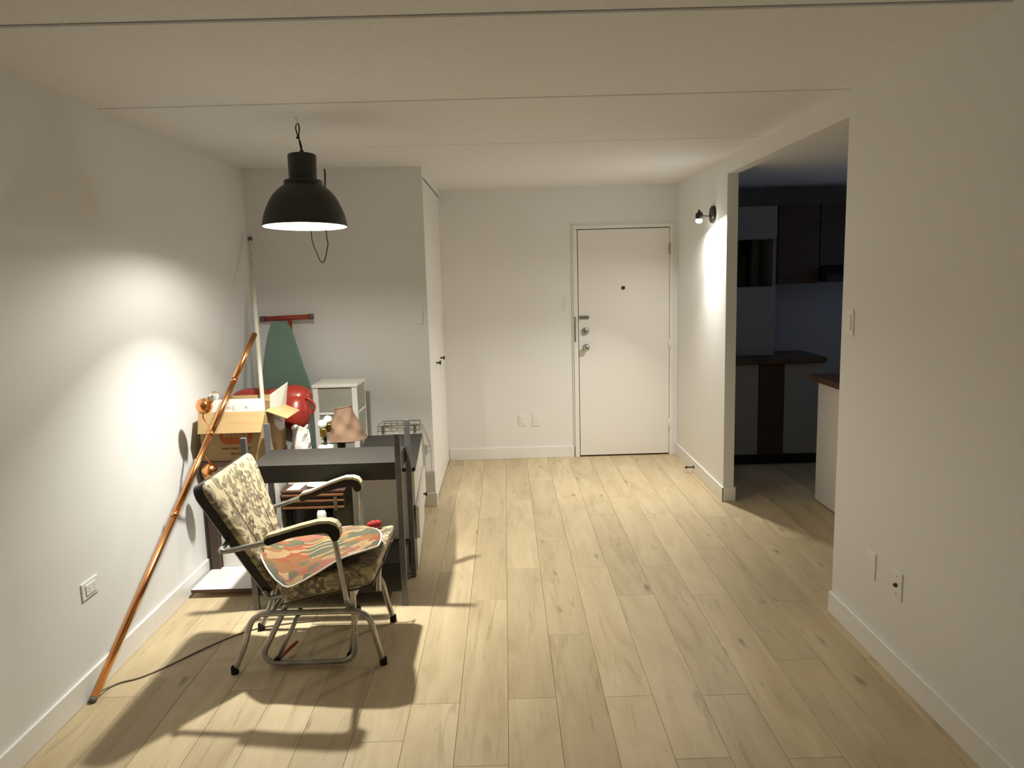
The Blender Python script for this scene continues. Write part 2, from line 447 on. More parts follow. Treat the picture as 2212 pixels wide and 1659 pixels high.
    def out(s, name, material, parent=None, bevel=0, seg=2, weld=False, smooth=False, origin=None):
        if weld: bmesh.ops.remove_doubles(s.bm, verts=s.bm.verts, dist=1e-5)
        bmesh.ops.recalc_face_normals(s.bm, faces=s.bm.faces)
        if smooth:
            for f in s.bm.faces: f.smooth = True
        if origin is None and parent is None:
            cs = [v.co for v in s.bm.verts]
            origin = (sum(c.x for c in cs) / len(cs), sum(c.y for c in cs) / len(cs), min(c.z for c in cs))
        me = bpy.data.meshes.new(name)
        if origin is not None:
            o = Vector(origin)
            for v in s.bm.verts: v.co -= o
        s.bm.to_mesh(me); s.bm.free()
        me.materials.append(M[material] if isinstance(material, str) else material)
        ob = bpy.data.objects.new(name, me); COL.objects.link(ob)
        if origin is not None: ob.location = origin
        if parent is not None: put(ob, parent)
        if bevel:
            md = ob.modifiers.new('edge', 'BEVEL'); md.width = bevel; md.segments = seg; md.limit_method = 'ANGLE'; md.angle_limit = .6
            md.harden_normals = False
        return ob
def wpos(o):
    m = Vector(o.location)
    while o.parent is not None: o = o.parent; m = m + Vector(o.location)
    return m
def put(o, parent):
    """child of parent, staying where it is (nothing here is rotated or scaled)"""
    o.parent = parent; o.location = Vector(o.location) - wpos(parent)
def tag(o, label, cat, group=None):
    o['label'] = label; o['category'] = cat
    if group: o['group'] = group
    return o
def thing(name, loc, label, cat, group=None):
    o = bpy.data.objects.new(name, None); COL.objects.link(o); o.location = loc; o.empty_display_size = .05
    return tag(o, label, cat, group)
def struct(o): o['kind'] = 'structure'; return o
def copy_tree(o, parent=None):
    c = o.copy(); COL.objects.link(c)
    if parent is not None: c.parent = parent
    for ch in list(o.children): copy_tree(ch, c)
    return c
def rbox(x0, x1, y0, y1, r=.01, n=4):
    pts = []
    for cx, cy, a0 in ((x1 - r, y1 - r, 0), (x0 + r, y1 - r, PI / 2), (x0 + r, y0 + r, PI), (x1 - r, y0 + r, 3 * PI / 2)):
        for k in range(n + 1):
            a = a0 + PI / 2 * k / n; pts.append((cx + r * math.cos(a), cy + r * math.sin(a)))
    return pts

# ------------------------------------------------------------------ the room
# floor: an underlay with every plank laid on it
floor = struct(B().box(XL - .1, KX + .1, YREAR - .1, YB + .15, -.12, -.005).out('floor', 'subfloor'))
PW, PL, X0, GAP = .1895, 1.30, -.032, .0006
joints = {-2: 2.669, -1: 2.289, 0: 2.685, 1: 3.193, 2: 2.678, 3: 2.292, 4: 2.667, 5: 2.276, 6: 2.912, -5: 3.057}
def plank_mesh(w, l):
    b = B(); h, c = .005, .0008
    x0, x1, y0, y1 = -w / 2 + GAP, w / 2 - GAP, -l / 2 + GAP * .8, l / 2 - GAP * .8
    v = [b.bm.verts.new(p) for p in ((x0, y0, -h), (x1, y0, -h), (x1, y1, -h), (x0, y1, -h), (x0, y0, -c), (x1, y0, -c), (x1, y1, -c), (x0, y1, -c),
                                     (x0 + c, y0 + c, 0), (x1 - c, y0 + c, 0), (x1 - c, y1 - c, 0), (x0 + c, y1 - c, 0))]
    for f in ((0, 1, 5, 4), (1, 2, 6, 5), (2, 3, 7, 6), (3, 0, 4, 7), (4, 5, 9, 8), (5, 6, 10, 9), (6, 7, 11, 10), (7, 4, 8, 11), (8, 9, 10, 11)):
        b.bm.faces.new([v[i] for i in f])
    me = bpy.data.meshes.new('plank'); b.bm.to_mesh(me); b.bm.free(); me.materials.append(M['oak']); return me
full = plank_mesh(PW, PL)
rj = random.Random(11)
for row in range(-10, 20):
    xa, xb = X0 + PW * (row), X0 + PW * (row + 1)
    if xb < XL or xa > KX: continue
    xa2, xb2 = max(xa, XL), min(xb, KX)
    if xb2 - xa2 < .02: continue
    ylo = YREAR if xa < XR else KY0
    j = joints.get(row, rj.uniform(2.2, 3.5))
    y = j - PL * math.ceil((j - ylo) / PL)
    while y < YB + .05:
        a, c = max(y, ylo), min(y + PL, YB + .05)
        if c - a > .03:
            me = full if (c - a > PL - 1e-6 and xb2 - xa2 > PW - 1e-6) else plank_mesh(xb2 - xa2, c - a)
            p = bpy.data.objects.new('plank', me); COL.objects.link(p)
            p.location = ((xa2 + xb2) / 2, (a + c) / 2, 0); put(p, floor)
        y += PL

# ceiling: concrete slabs with recessed joints
ceiling = struct(B().box(XL - .1, XR + .1, YREAR - .1, YB + .1, ZC + .0085, ZC + .14).out('ceiling', 'ceil'))
ys = [YREAR - .05, -.79, .25, 1.27, 2.29, 3.325, 4.41, 5.50, YB + .05]
gaps = [0, .02, .02, .02, .032, .018, .012, .008, 0]
for a, c, ga, gc in zip(ys, ys[1:], gaps, gaps[1:]):
    B().box(XL - .05, XR + .02, a + ga / 2, c - gc / 2, ZC, ZC + .008).out('ceiling_panel', 'ceil', ceiling, bevel=.0065, seg=3)

struct(B().box(XL - .1, XL, YREAR - .1, YR + .3, -.1, ZC + .1).out('wall_left', 'wall'))
wr = B()
wr.box(XR, XR + WT, YREAR - .1, O1, -.1, ZC + .1).box(XR, XR + WT, O2, YB + .1, -.1, ZC + .1).box(XR, XR + WT, O1, O2, ZO, ZC + .1)
struct(wr.out('wall_right', 'wall'))
DX0, DX1, DH = .6488, 1.4559, 2.035
wb = B()
wb.box(XC - .02, DX0 - .035, YB, YB + .1, -.1, ZC + .1).box(DX1 + .028, XR + .02, YB, YB + .1, -.1, ZC + .1).box(DX0 - .035, DX1 + .028, YB, YB + .1, DH + .03, ZC + .1)
struct(wb.out('wall_back', 'wall'))
struct(B().box(DX0 - .3, DX1 + .2, YB + .1, YB + .16, -.1, ZC).out('door_shade_backing', 'gap'))  # dark sheet added behind the entrance door so its gaps look shaded
struct(B().prism([(XL - .05, 5.085), (XC - .04, 5.20), (XC, 5.20), (XC, 5.262), (XC - .05, 5.262), (XL - .05, 5.16)], 2, -.1, ZC + .1).out('wall_recess', 'wall'))
wc = B()
wc.box(XC - .055, XC, 5.262, YB, 2.352, ZC + .1).box(XC - .055, XC, 6.53, YB + .02, -.1, 2.36)
struct(wc.out('wall_closet', 'wall'))
struct(B().box(XC - .72, XC - .66, 5.2, YB + .1, -.1, ZC + .1).out('closet_shade_backing', 'gap'))  # dark backing, the shade inside the closet put into its colour
struct(B().box(XL - .1, XR + .2, YREAR - .1, YREAR, -.1, ZC + .1).out('wall_rear', 'wall'))

# baseboards
struct(B().box(XL, XL + TB, YREAR, 5.09, 0, HB).out('baseboard_left', 'trim', bevel=.003))
struct(B().box(XR - TB, XR, YREAR, O1 + TB, 0, HB).box(XR, XR + WT, O1, O1 + TB, 0, HB).out('baseboard_right', 'trim', bevel=.003))
struct(B().box(XR - TB, XR, O2 - TB, YB, 0, HB).out('baseboard_hall', 'trim', bevel=.003))
struct(B().box(XR - TB + .0005, XR + WT + TB, O2 - TB, O2, 0, HB - .001).box(XR + WT, XR + WT + TB, O2, 5.9, 0, HB - .001).out('baseboard_jamb', 'trim', bevel=.003))
struct(B().box(XC + .004, DX0 - .045, YB - TB, YB, 0, HB).out('baseboard_back', 'trim', bevel=.003))
struct(B().hexa([(XL + TB, 5.078, 0), (XC + TB, 5.187, 0), (XC + TB, 5.199, 0), (XL + TB, 5.09, 0),
                 (XL + TB, 5.078, HB), (XC + TB, 5.187, HB), (XC + TB, 5.199, HB), (XL + TB, 5.09, HB)]).box(XC, XC + TB, 5.19, 5.255, 0, HB).out('baseboard_recess', 'trim', bevel=.003))

# entrance door
d1 = struct(B().box(DX0 + .003, DX1 + .0015, YB - .012, YB + .03, .014, DH - .003).out('door_1', 'doorp', bevel=.002))
fr = B()
fr.box(DX0 - .043, DX0 - .004, YB - .022, YB + .06, 0, DH + .004).box(DX1 + .004, DX1 + .032, YB - .022, YB + .06, 0, DH + .004).box(DX0 - .043, DX1 + .032, YB - .022, YB + .06, DH + .004, DH + .036)
fr.out('door_frame', 'trim', d1, bevel=.004)
fr2 = B()
fr2.box(DX0 - .056, DX0 - .0435, YB - .012, YB, 0, DH + .049).box(DX1 + .0325, DX1 + .044, YB - .012, YB, 0, DH + .049).box(DX0 - .056, DX1 + .044, YB - .012, YB, DH + .0365, DH + .049)
fr2.out('door_casing', 'trim', d1, bevel=.003)
B().box(DX0, DX1, YB + .02, YB + .06, 0, .013).out('door_gap_shade', 'gap', d1)  # dark strip painting the shade in the gap under the door
o = B().lathe([(.030, 0), (.031, .012), (.029, .022), (.020, .026), (0, .027)], (.708, YB - .012, 1.148), (0, -1, 0), 24).out('deadbolt', 'steel', d1); o['label'] = 'dark round deadbolt turn'
B().box(.7055, .7105, YB - .048, YB - .036, 1.128, 1.168).out('thumb_turn', 'steel', o, bevel=.002)
o = B().lathe([(.031, 0), (.031, .006), (.014, .012), (.013, .032), (.026, .044), (.029, .056), (.024, .066), (.012, .069), (0, .069)], (.712, YB - .012, 1.001), (0, -1, 0), 28).out('door_knob', 'chrome', d1); o['label'] = 'round chrome door knob'
B().box(.657, .742, YB - .024, YB - .012, 1.254, 1.284).out('door_latch', 'steel', d1, bevel=.003)
B().box(.6125, .6235, YB - .030, YB - .021, 1.055, 1.278).out('strike_plate', 'steel', d1, bevel=.002)
o = B().lathe([(.0165, 0), (.0165, .005), (.011, .008), (.010, .006), (0, .006)], (1.048, YB - .012, 1.520), (0, -1, 0), 20).out('peephole', 'bronze', d1)
for z, mt in ((1.85, 'steel'), (1.02, 'trim'), (.287, 'trim')):
    B().lathe([(0, -.045), (.008, -.045), (.008, .045), (0, .045)], (DX1 + .002, YB - .026, z), (0, 0, 1), 10).out('hinge', mt, d1)
# small upper part of the hinge shows bare metal

# closet bifold doors
d2 = bpy.data.objects.new('door_2', None); COL.objects.link(d2); d2.location = (XC, 5.262, 0); struct(d2)
pa, pb = 5.266, 6.526
for k in range(4):
    a = pa + (pb - pa) * k / 4; c = pa + (pb - pa) * (k + 1) / 4
    B().box(XC - .034, XC - .004, a + .0012, c - .0012, .016, 2.336).out('door_panel', 'doorp', d2, bevel=.0015)
B().box(XC - .05, XC - .012, pa, pb, 2.3365, 2.350).out('top_gap_shade', 'gap', d2)  # dark strip standing in for the shaded gap above the closet doors
for y, z in ((5.74, .992), (6.10, .992)):
    B().lathe([(.011, 0), (.009, .003), (.006, .008), (.006, .020), (.015, .024), (.017, .030), (.014, .034), (0, .035)], (XC - .004, y, z), (1, 0, 0), 18).out('closet_knob', 'bronze', d2)

# ------------------------------------------------------------------ kitchen beyond the opening
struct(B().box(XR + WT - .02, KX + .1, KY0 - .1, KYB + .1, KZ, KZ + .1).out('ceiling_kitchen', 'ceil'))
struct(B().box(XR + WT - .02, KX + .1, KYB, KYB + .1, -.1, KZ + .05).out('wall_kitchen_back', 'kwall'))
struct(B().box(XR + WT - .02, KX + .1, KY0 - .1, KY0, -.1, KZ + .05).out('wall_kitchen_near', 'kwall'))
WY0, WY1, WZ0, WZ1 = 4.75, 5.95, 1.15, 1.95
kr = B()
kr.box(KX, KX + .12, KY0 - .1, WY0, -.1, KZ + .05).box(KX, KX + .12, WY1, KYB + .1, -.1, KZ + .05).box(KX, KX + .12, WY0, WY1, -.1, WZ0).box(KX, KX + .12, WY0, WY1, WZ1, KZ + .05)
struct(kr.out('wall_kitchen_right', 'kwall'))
w1 = B()
t = .05
w1.box(KX + .03, KX + .08, WY0, WY1, WZ0, WZ0 + t).box(KX + .03, KX + .08, WY0, WY1, WZ1 - t, WZ1).box(KX + .03, KX + .08, WY0, WY0 + t, WZ0 + t, WZ1 - t).box(KX + .03, KX + .08, WY1 - t, WY1, WZ0 + t, WZ1 - t).box(KX + .03, KX + .08, (WY0 + WY1) / 2 - .025, (WY0 + WY1) / 2 + .025, WZ0 + t, WZ1 - t)
struct(w1.out('window_1', 'trim', bevel=.004))

YCF = 6.05        # base cabinet fronts
def cab_door(par, x0, x1, z0, z1, y, mt, knob=False):
    d = B().box(x0, x1, y - .019, y - .001, z0, z1).out('door', mt, par, bevel=.0015)
    return d
# base cabinets under the far counter
def base_cab(x0, x1, mt, label):
    t = thing('base_cabinet', ((x0 + x1) / 2, (YCF + KYB) / 2, 0), label, 'cabinet', None)
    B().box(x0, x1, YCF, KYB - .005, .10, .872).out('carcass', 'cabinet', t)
    B().box(x0, x1, YCF + .06, YCF + .075, 0, .10).out('toe_kick', 'black', t)
    cab_door(t, x0 + .002, x1 - .002, .105, .868, YCF, mt)
    return t
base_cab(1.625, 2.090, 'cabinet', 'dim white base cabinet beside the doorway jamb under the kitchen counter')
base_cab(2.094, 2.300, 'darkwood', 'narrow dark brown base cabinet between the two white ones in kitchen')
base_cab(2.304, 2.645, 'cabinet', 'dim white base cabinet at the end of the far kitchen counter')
ct = B().prism([(1.612, 5.995), (2.62, 5.995), (2.655, 6.03), (2.655, KYB - .003), (1.612, KYB - .003)], 2, .874, .915).out('countertop', 'counter', bevel=.004)
tag(ct, 'brown wooden countertop on the far kitchen cabinets in shadow', 'countertop')
# tall white unit on the counter with an open niche
yf = 6.2
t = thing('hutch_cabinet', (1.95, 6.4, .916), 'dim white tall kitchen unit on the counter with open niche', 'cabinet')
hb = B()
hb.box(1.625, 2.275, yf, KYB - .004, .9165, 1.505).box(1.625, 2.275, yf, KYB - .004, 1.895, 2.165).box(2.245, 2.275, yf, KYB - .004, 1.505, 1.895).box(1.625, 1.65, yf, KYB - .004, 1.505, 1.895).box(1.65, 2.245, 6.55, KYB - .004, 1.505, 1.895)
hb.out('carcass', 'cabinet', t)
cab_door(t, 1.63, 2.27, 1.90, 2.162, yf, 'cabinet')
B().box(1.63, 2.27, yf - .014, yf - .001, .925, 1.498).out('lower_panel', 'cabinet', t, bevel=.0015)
B().box(2.072, 2.085, yf + .02, 6.549, 1.506, 1.894).out('divider', 'darkwood', t)
o = tag(B().box(1.70, 2.05, 6.27, 6.53, 1.506, 1.76).box(1.715, 1.97, 6.262, 6.271, 1.525, 1.745).out('microwave_oven', 'black', bevel=.006), 'dark microwave oven inside the open niche of the kitchen unit', 'microwave')
# wall cabinets and hood
def wall_cab(x0, x1, z0, z1, mt, label, n=1):
    t = thing('wall_cabinet', ((x0 + x1) / 2, 6.4, z0), label, 'cabinet')
    B().box(x0, x1, yf, KYB - .003, z0, z1).out('carcass', mt, t)
    for k in range(n):
        a = x0 + (x1 - x0) * k / n; c = x0 + (x1 - x0) * (k + 1) / n
        cab_door(t, a + .002, c - .002, z0 + .002, z1 - .002, yf, mt)
    return t
wall_cab(2.280, 2.625, 1.52, 2.165, 'darkwood', 'dark brown kitchen wall cabinet next to the white unit')
wall_cab(2.630, 3.22, 1.665, 2.165, 'darkwood', 'shorter dark brown kitchen wall cabinet above the range hood', 2)
t = thing('range_hood', (2.9, 6.3, 1.53), 'black range hood under the short brown wall cabinet', 'range hood')
B().prism([(6.05, 1.53), (KYB - .003, 1.53), (KYB - .003, 1.663), (6.2, 1.663), (6.05, 1.59)], 0, 2.632, 3.218).out('hood_body', 'black', t, bevel=.003)
B().box(2.80, 3.10, 6.042, 6.052, 1.535, 1.575).out('control_strip', 'steel', t, bevel=.002)
# near counter running towards the camera
t = thing('base_cabinet', (2.5, 4.3, 0), 'white base cabinet run at right of the kitchen catching the room light', 'cabinet')
B().box(2.187, 2.80, 3.30, 5.085, .005, .862).out('carcass', 'white', t, bevel=.002)
B().box(2.181, 2.1865, 3.32, 5.08, .01, .858).out('side_panel', 'white', t, bevel=.0015)
ct2 = B().box(2.135, 2.83, 3.28, 5.14, .863, .905).out('countertop', 'counter', bevel=.004)
tag(ct2, 'brown wooden countertop corner behind the right wall', 'countertop')

# ------------------------------------------------------------------ wall plates
def plate_bm(b, c, n, w, h, th=.006):
    """a bevelled plate on a wall: n is 'x+', 'x-' or 'y-' (the way it faces)"""
    x, y, z = c
    if n[0] == 'x':
        s = 1 if n[1] == '+' else -1
        a, d = (x, x + th) if s > 0 else (x - th, x)
        return b.box(a, d, y - w / 2, y + w / 2, z - h / 2, z + h / 2)
    return b.box(x - w / 2, x + w / 2, y - th, y, z - h / 2, z + h / 2)
def wall_plate(name, c, n, w, h, label, cat, kind, group=None):
    t = thing(name, c, label, cat, group)
    plate_bm(B(), c, n, w, h).out('plate', 'plate', t, bevel=.0025)
    x, y, z = c
    off = {'x+': (.006, 0, 0), 'x-': (-.006, 0, 0), 'y-': (0, -.006, 0)}[n]
    c2 = (x + off[0], y + off[1], z)
    if kind == 'switch':
        plate_bm(B(), c2, n, .034, .067, .004).out('rocker', 'plate', t, bevel=.002)
    elif kind == 'paddle':
        plate_bm(B(), c2, n, w * .6, h * .62, .0035).out('insert', 'plate', t, bevel=.002)
        c3 = (c2[0] + off[0] * .58, c2[1] + off[1] * .58, z)
        for dy in ((-.018, .018) if n[0] == 'x' else ()):
            for dz in (-.006, .006):
                p = (c3[0], c3[1] + dy, c3[2] + dz) if n[0] == 'x' else (c3[0] + dy, c3[1], c3[2] + dz)
                plate_bm(B(), p, n, .007, .0025, .0006).out('slot', 'ink', t)
    elif kind == 'jack':
        ax = (1, 0, 0) if n == 'x+' else ((-1, 0, 0) if n == 'x-' else (0, -1, 0))
        o = B().lathe([(.0085, 0), (.0085, .004), (.006, .011), (0, .011)], c2, ax, 14).out('jack', 'platedk', t)
        for dz in (-.036, .036):
            B().lathe([(.0042, 0), (.0036, .0015), (0, .0018)], (c2[0], c2[1], z + dz), ax, 10).out('screw', 'steel', t)
    return t
wall_plate('wall_outlet', (XL, 2.876, .432), 'x+', .118, .072, 'white sideways outlet plate on left wall behind the copper pole', 'outlet', 'paddle')
wall_plate('blank_plate', (XR, 2.975, .386), 'x-', .07, .115, 'blank white cover plate low on the right wall', 'wall plate', 'blank')
wall_plate('cable_jack', (XR, 2.768, .386), 'x-', .076, .118, 'white cable jack plate with dark hole and two screws low on right wall', 'wall plate', 'jack')
wall_plate('light_switch', (XR, 3.255, 1.40), 'x-', .07, .115, 'white light switch on right wall beside the kitchen opening', 'switch', 'switch')
wall_plate('light_switch', (-.617, 5.1915, 1.39), 'y-', .07, .118, 'white light switch on recess wall near the closet corner', 'switch', 'switch')
wall_plate('light_switch', (.552, YB, 1.396), 'y-', .07, .125, 'white light switch left of the entrance door', 'switch', 'switch')
wall_plate('wall_outlet', (.125, YB, .360), 'y-', .07, .115, 'left one of two white outlets low on the end wall', 'outlet', 'paddle')
wall_plate('wall_outlet', (.252, YB, .357), 'y-', .07, .115, 'right one of two white outlets low on the end wall', 'outlet', 'paddle')
t = thing('door_stop', (XR - TB, 5.893, .048), 'black rigid door stop on the baseboard near the entrance door', 'door stop')
B().lathe([(.013, 0), (.013, .003), (.0055, .012), (.0055, .055), (0, .055)], (XR - TB, 5.893, .048), (-1, 0, 0), 14).out('stem', 'bronze', t)
B().lathe([(.0055, .0), (.009, .002), (.0095, .014), (.006, .017), (0, .017)], (XR - TB - .054, 5.893, .048), (-1, 0, 0), 14).out('bumper', 'rubber', t)

# ------------------------------------------------------------------ lamps
def area(name, loc, dirv, energy, size, spread, col, par):
    l = bpy.data.lights.new(name, 'AREA'); l.shape = 'DISK'; l.size = size; l.energy = energy; l.color = col; l.spread = spread
    o = bpy.data.objects.new(name, l); COL.objects.link(o)
    o.rotation_euler = Vector(dirv).to_track_quat('-Z', 'Y').to_euler(); o.location = loc; put(o, par)
# pendant over the clutter
PX, PY = -.944, 3.600
tilt = Vector((.010, .034, 1)).normalized()
pc = Vector((PX, PY, 1.908))
t = thing('pendant_lamp', (PX, PY, 2.40), 'dark enamel dome pendant lamp with white inside hung by a looped cord', 'lamp')
prof = [(.1955, 0), (.194, .02), (.186, .055), (.174, .085), (.153, .128), (.122, .166), (.088, .192)]
def smooth_prof(p, n=6):
    out = []
    for i in range(len(p) - 1):
        g = lambda k: Vector(p[min(max(k, 0), len(p) - 1)])
        p0, p1, p2, p3 = g(i - 1), g(i), g(i + 1), g(i + 2)
        for k in range(n):
            t_ = k / n; out.append(tuple(.5 * ((2 * p1) + (p2 - p0) * t_ + (2 * p0 - 5 * p1 + 4 * p2 - p3) * t_ ** 2 + (-p0 + 3 * p1 - 3 * p2 + p3) * t_ ** 3)))
    return out + [tuple(p[-1])]
prof = smooth_prof(prof)
outp = [(.1975, -.001), (.1975, .002)] + [(r + .001, h + .001) for r, h in prof[1:]] + [(.086, .195)]
B().lathe(outp, pc, tilt, 64).out('shade', 'shadeout', t)
B().lathe([(.1975, -.001)] + [(r - .002, h - .001 if i else -.001) for i, (r, h) in enumerate(prof)] + [(.06, .196), (0, .197)], pc, tilt, 64).out('shade_lining', 'enamel', t)
B().lathe([(.089, .193), (.090, .197), (.090, .210), (.086, .214), (.064, .215)], pc, tilt, 48).out('collar', 'black', t)
B().lathe([(.0645, .212), (.0665, .330), (.060, .336), (.018, .338), (0, .338)], pc, tilt, 48).out('cap', 'black', t)
tp = pc + tilt * .338
cb = B()
cb.lathe([(.011, 0), (.010, .012), (.006, .02), (0, .021)], tp, (0, 0, 1), 14)
hk = Vector((PX - .006, PY, 2.380))
cb.tube([tp + Vector((0, 0, .012)), tp + Vector((-.006, 0, .045)), hk + Vector((.004, 0, -.055)), hk + Vector((.0085, 0, -.02)), hk + Vector((.006, 0, -.003)), hk + Vector((0, 0, .0)),
         hk + Vector((-.008, 0, -.012)), hk + Vector((-.006, 0, -.035)), hk + Vector((0, .002, -.058)), tp + Vector((-.002, .003, .045)), tp + Vector((.001, .003, .014))], .0033, 8, smooth=5)
cb.ball(hk + Vector((-.0035, 0, -.062)), .006, 10, 6)
cb.out('cord_loop', 'cordk', t)
bp = pc + tilt * .060
B().lathe([(0, -.032), (.016, -.028), (.027, -.015), (.030, 0), (.026, .018), (.016, .034), (.0135, .045)], bp, tilt, 24).out('bulb', emit('pendant_bulb_glow', PENDANT_C, PENDANT_GLOW), t)
B().lathe([(.014, .044), (.020, .046), (.020, .095), (.0, .098)], bp, tilt, 20).out('lamp_socket', 'enamel', t)
PENDANT_T = t
h = thing('ceiling_hook', (PX - .006, PY, ZC), 'small clear plastic hook on the ceiling holding the pendant cord', 'hook')
B().lathe([(0, 0), (.013, 0), (.012, -.003), (.004, -.010), (.0035, -.020), (0, -.021)], (PX - .006, PY, ZC), (0, 0, 1), 16).tube([(PX - .006, PY, 2.388), (PX + .002, PY + .003, 2.380), (PX - .002, PY - .001, 2.3765), (PX - .009, PY - .003, 2.379)], .002, 6, smooth=4).out('hook_body', 'whitepl', h)

area('downlight', bp - tilt * .036, -tilt, PENDANT_W, .062, 1.96, PENDANT_C, PENDANT_T)
# spare cord on the recess wall
t = thing('hanging_cord', (-1.158, 4.99, ZC), 'dark cord looped from a ceiling hook behind the pendant lamp', 'cord')
B().lathe([(0, 0), (.016, 0), (.015, -.004), (.005, -.010), (.004, -.03), (0, -.031)], (-1.158, 4.99, ZC), (0, 0, 1), 14).out('hook', 'whitepl', t)
B().tube([(-1.160, 4.99, 2.380), (-1.163, 4.99, 2.30), (-1.185, 4.99, 2.20), (-1.255, 4.99, 2.07), (-1.272, 4.99, 1.96), (-1.262, 4.99, 1.885), (-1.243, 4.99, 1.835), (-1.230, 4.99, 1.795), (-1.219, 4.99, 1.780),
          (-1.205, 4.99, 1.772), (-1.190, 4.99, 1.80), (-1.172, 4.99, 1.865), (-1.166, 4.99, 1.895), (-1.172, 4.99, 1.96), (-1.172, 4.99, 2.10), (-1.160, 4.99, 2.25), (-1.154, 4.99, 2.33), (-1.157, 4.99, 2.383)], .0032, 6, smooth=3).out('cord', 'cordk', t)

# wall spot by the opening
SP = Vector((XR, 5.436, 2.05))
t = thing('wall_lamp', SP, 'small dark bronze wall spotlight switched on beside the kitchen opening', 'lamp')
B().lathe([(.063, 0), (.063, .012), (.058, .020), (.02, .022), (0, .022)], SP, (-1, 0, 0), 36).out('back_plate', 'bronze', t)
ax = Vector((-.09, -.19, -.98)).normalized()
hd = Vector((1.425, 5.43, 2.055))
B().tube([SP + Vector((-.02, 0, -.012)), SP + Vector((-.06, -.002, -.012)), hd + Vector((.018, 0, -.012))], .006, 10, smooth=3).out('arm', 'bronze', t)
hm = B().lathe([(0, -.022), (.010, -.022), (.013, -.012), (.024, -.006), (.027, .008), (.025, .040), (.022, .041), (.022, .03), (0, .03)], hd, ax, 28)
hm.tube([hd + Vector((.0, 0, .012)), hd + Vector((-.004, 0, .032))], .006, 8)
hm.out('lamp_head', 'bronze', t)
B().lathe([(.0, .031), (.0195, .032), (.0225, .050), (.0215, .058), (.012, .064), (0, .066)], hd, ax, 24).out('bulb', emit('spot_bulb_glow', SCONCE_C, 40), t)
area('spot_light', hd + ax * .068, ax, SCONCE_W * .8, .036, PI, SCONCE_C, t)
area('spot_beam', hd + ax * .0685, Vector((-.42, .02, -.90)), SCONCE_W * .75, .030, 1.7, SCONCE_C, t)

# ------------------------------------------------------------------ the glider chair
CH = thing('glider_chair', (-.89, 3.17, 0), 'vintage metal glider armchair with floral vinyl upholstery facing right', 'chair')
YN, YF_ = 2.96, 3.365
RT = .0125
def leg_pair(y0f, y1f, y, xs):
    a, b_, c, d = xs
    return [(a, y0f, .012), (a + .045, (y0f + y) / 2 + .0, .115), (b_ - .035, y, .215), (b_, y, .247), (b_ + .05, y, .257), (c - .05, y, .257), (c, y, .247), (c + .035, y, .215), (d - .022, (y1f + y) / 2, .115), (d, y1f, .012)]
B().tube(leg_pair(2.942, 2.981, YN, (-1.197, -1.085, -.648, -.570)), RT, 12, smooth=4).out('leg_frame', 'tube', CH)
B().tube(leg_pair(3.335, 3.385, YF_, (-1.212, -1.10, -.665, -.588)), RT, 12, smooth=4).out('leg_frame', 'tube', CH)
for p in ((-1.197, 2.942), (-.570, 2.981), (-1.212, 3.335), (-.588, 3.385)):
    B().lathe([(0, 0), (.0155, 0), (.0165, .004), (.0158, .03), (.0128, .033)], (p[0], p[1], .0005), (0, 0, 1), 14).out('foot', 'rubber', CH)
for x in (-1.03, -.71):
    B().tube([(x, YN, .257), (x, YF_, .257)], .010, 10).out('crossbar', 'tube', CH)
# swinging carrier seen on the near side
B().tube([(-.950, 2.985, .335), (-.985, 2.985, .255), (-1.045, 2.985, .14), (-1.078, 2.985, .075), (-1.070, 2.985, .038), (-1.035, 2.985, .020), (-.95, 2.985, .0185), (-.80, 2.985, .0185), (-.735, 2.985, .022),
          (-.700, 2.985, .044), (-.690, 2.985, .09), (-.686, 2.985, .18), (-.684, 2.985, .372)], .0125, 12, smooth=4).out('swing_frame', 'tube', CH)
for a, c in (((-.918, 2.990, .246), (-1.030, 2.994, .030)), ((-.672, 3.0, .246), (-.716, 3.0, .04))):
    hb_ = B().tube([a, c], .0095, 10).out('hanger', 'tube', CH)
    for p in (a, c): B().lathe([(0, -.014), (.013, -.014), (.013, .014), (0, .014)], p, (0, 1, 0), 12).out('hanger_bush', 'rubber', hb_)
B().tube([(-1.035, 2.985, .022), (-1.02, 3.05, .024), (-.985, 3.14, .034)], .0075, 8, smooth=3).out('stretcher', 'redpaint', CH)
B().tube([(-.625, YF_ - .03, .375), (-.638, YF_ - .03, .24), (-.640, YF_ - .03, .18)], .0125, 10, smooth=3).out('swing_link', 'tube', CH)
# seat box, rising to the front
def slab(bl, br, up, y0, y1, th, r=.02, nseg=3):
    """upholstered slab between two profile points bl->br (x,z), thick along up, y0..y1, with softened edges"""
    bl = Vector((bl[0], 0, bl[1])); br = Vector((br[0], 0, br[1])); u = Vector((up[0], 0, up[1])).normalized() * th
    b = B()
    b.hexa([bl + Vector((0, y0, 0)), br + Vector((0, y0, 0)), br + Vector((0, y1, 0)), bl + Vector((0, y1, 0)),
            bl + u + Vector((0, y0, 0)), br + u + Vector((0, y0, 0)), br + u + Vector((0, y1, 0)), bl + u + Vector((0, y1, 0))])
    return b
se = B().hexa([(-.956, 2.905, .323), (-.585, 2.905, .392), (-.585, 3.41, .392), (-.956, 3.41, .323),
               (-.985, 2.905, .408), (-.555, 2.905, .488), (-.555, 3.41, .488), (-.985, 3.41, .408)]).boxuv()
se.out('seat', 'floral', CH, bevel=.024, seg=4)
se2 = B().tube([(-.97, 2.900, .322), (-.610, 2.900, .388), (-.583, 2.918, .392), (-.583, 3.395, .392), (-.61, 3.414, .388), (-.97, 3.414, .322)], .004, 6, smooth=3).out('piping', 'brownedge', CH)
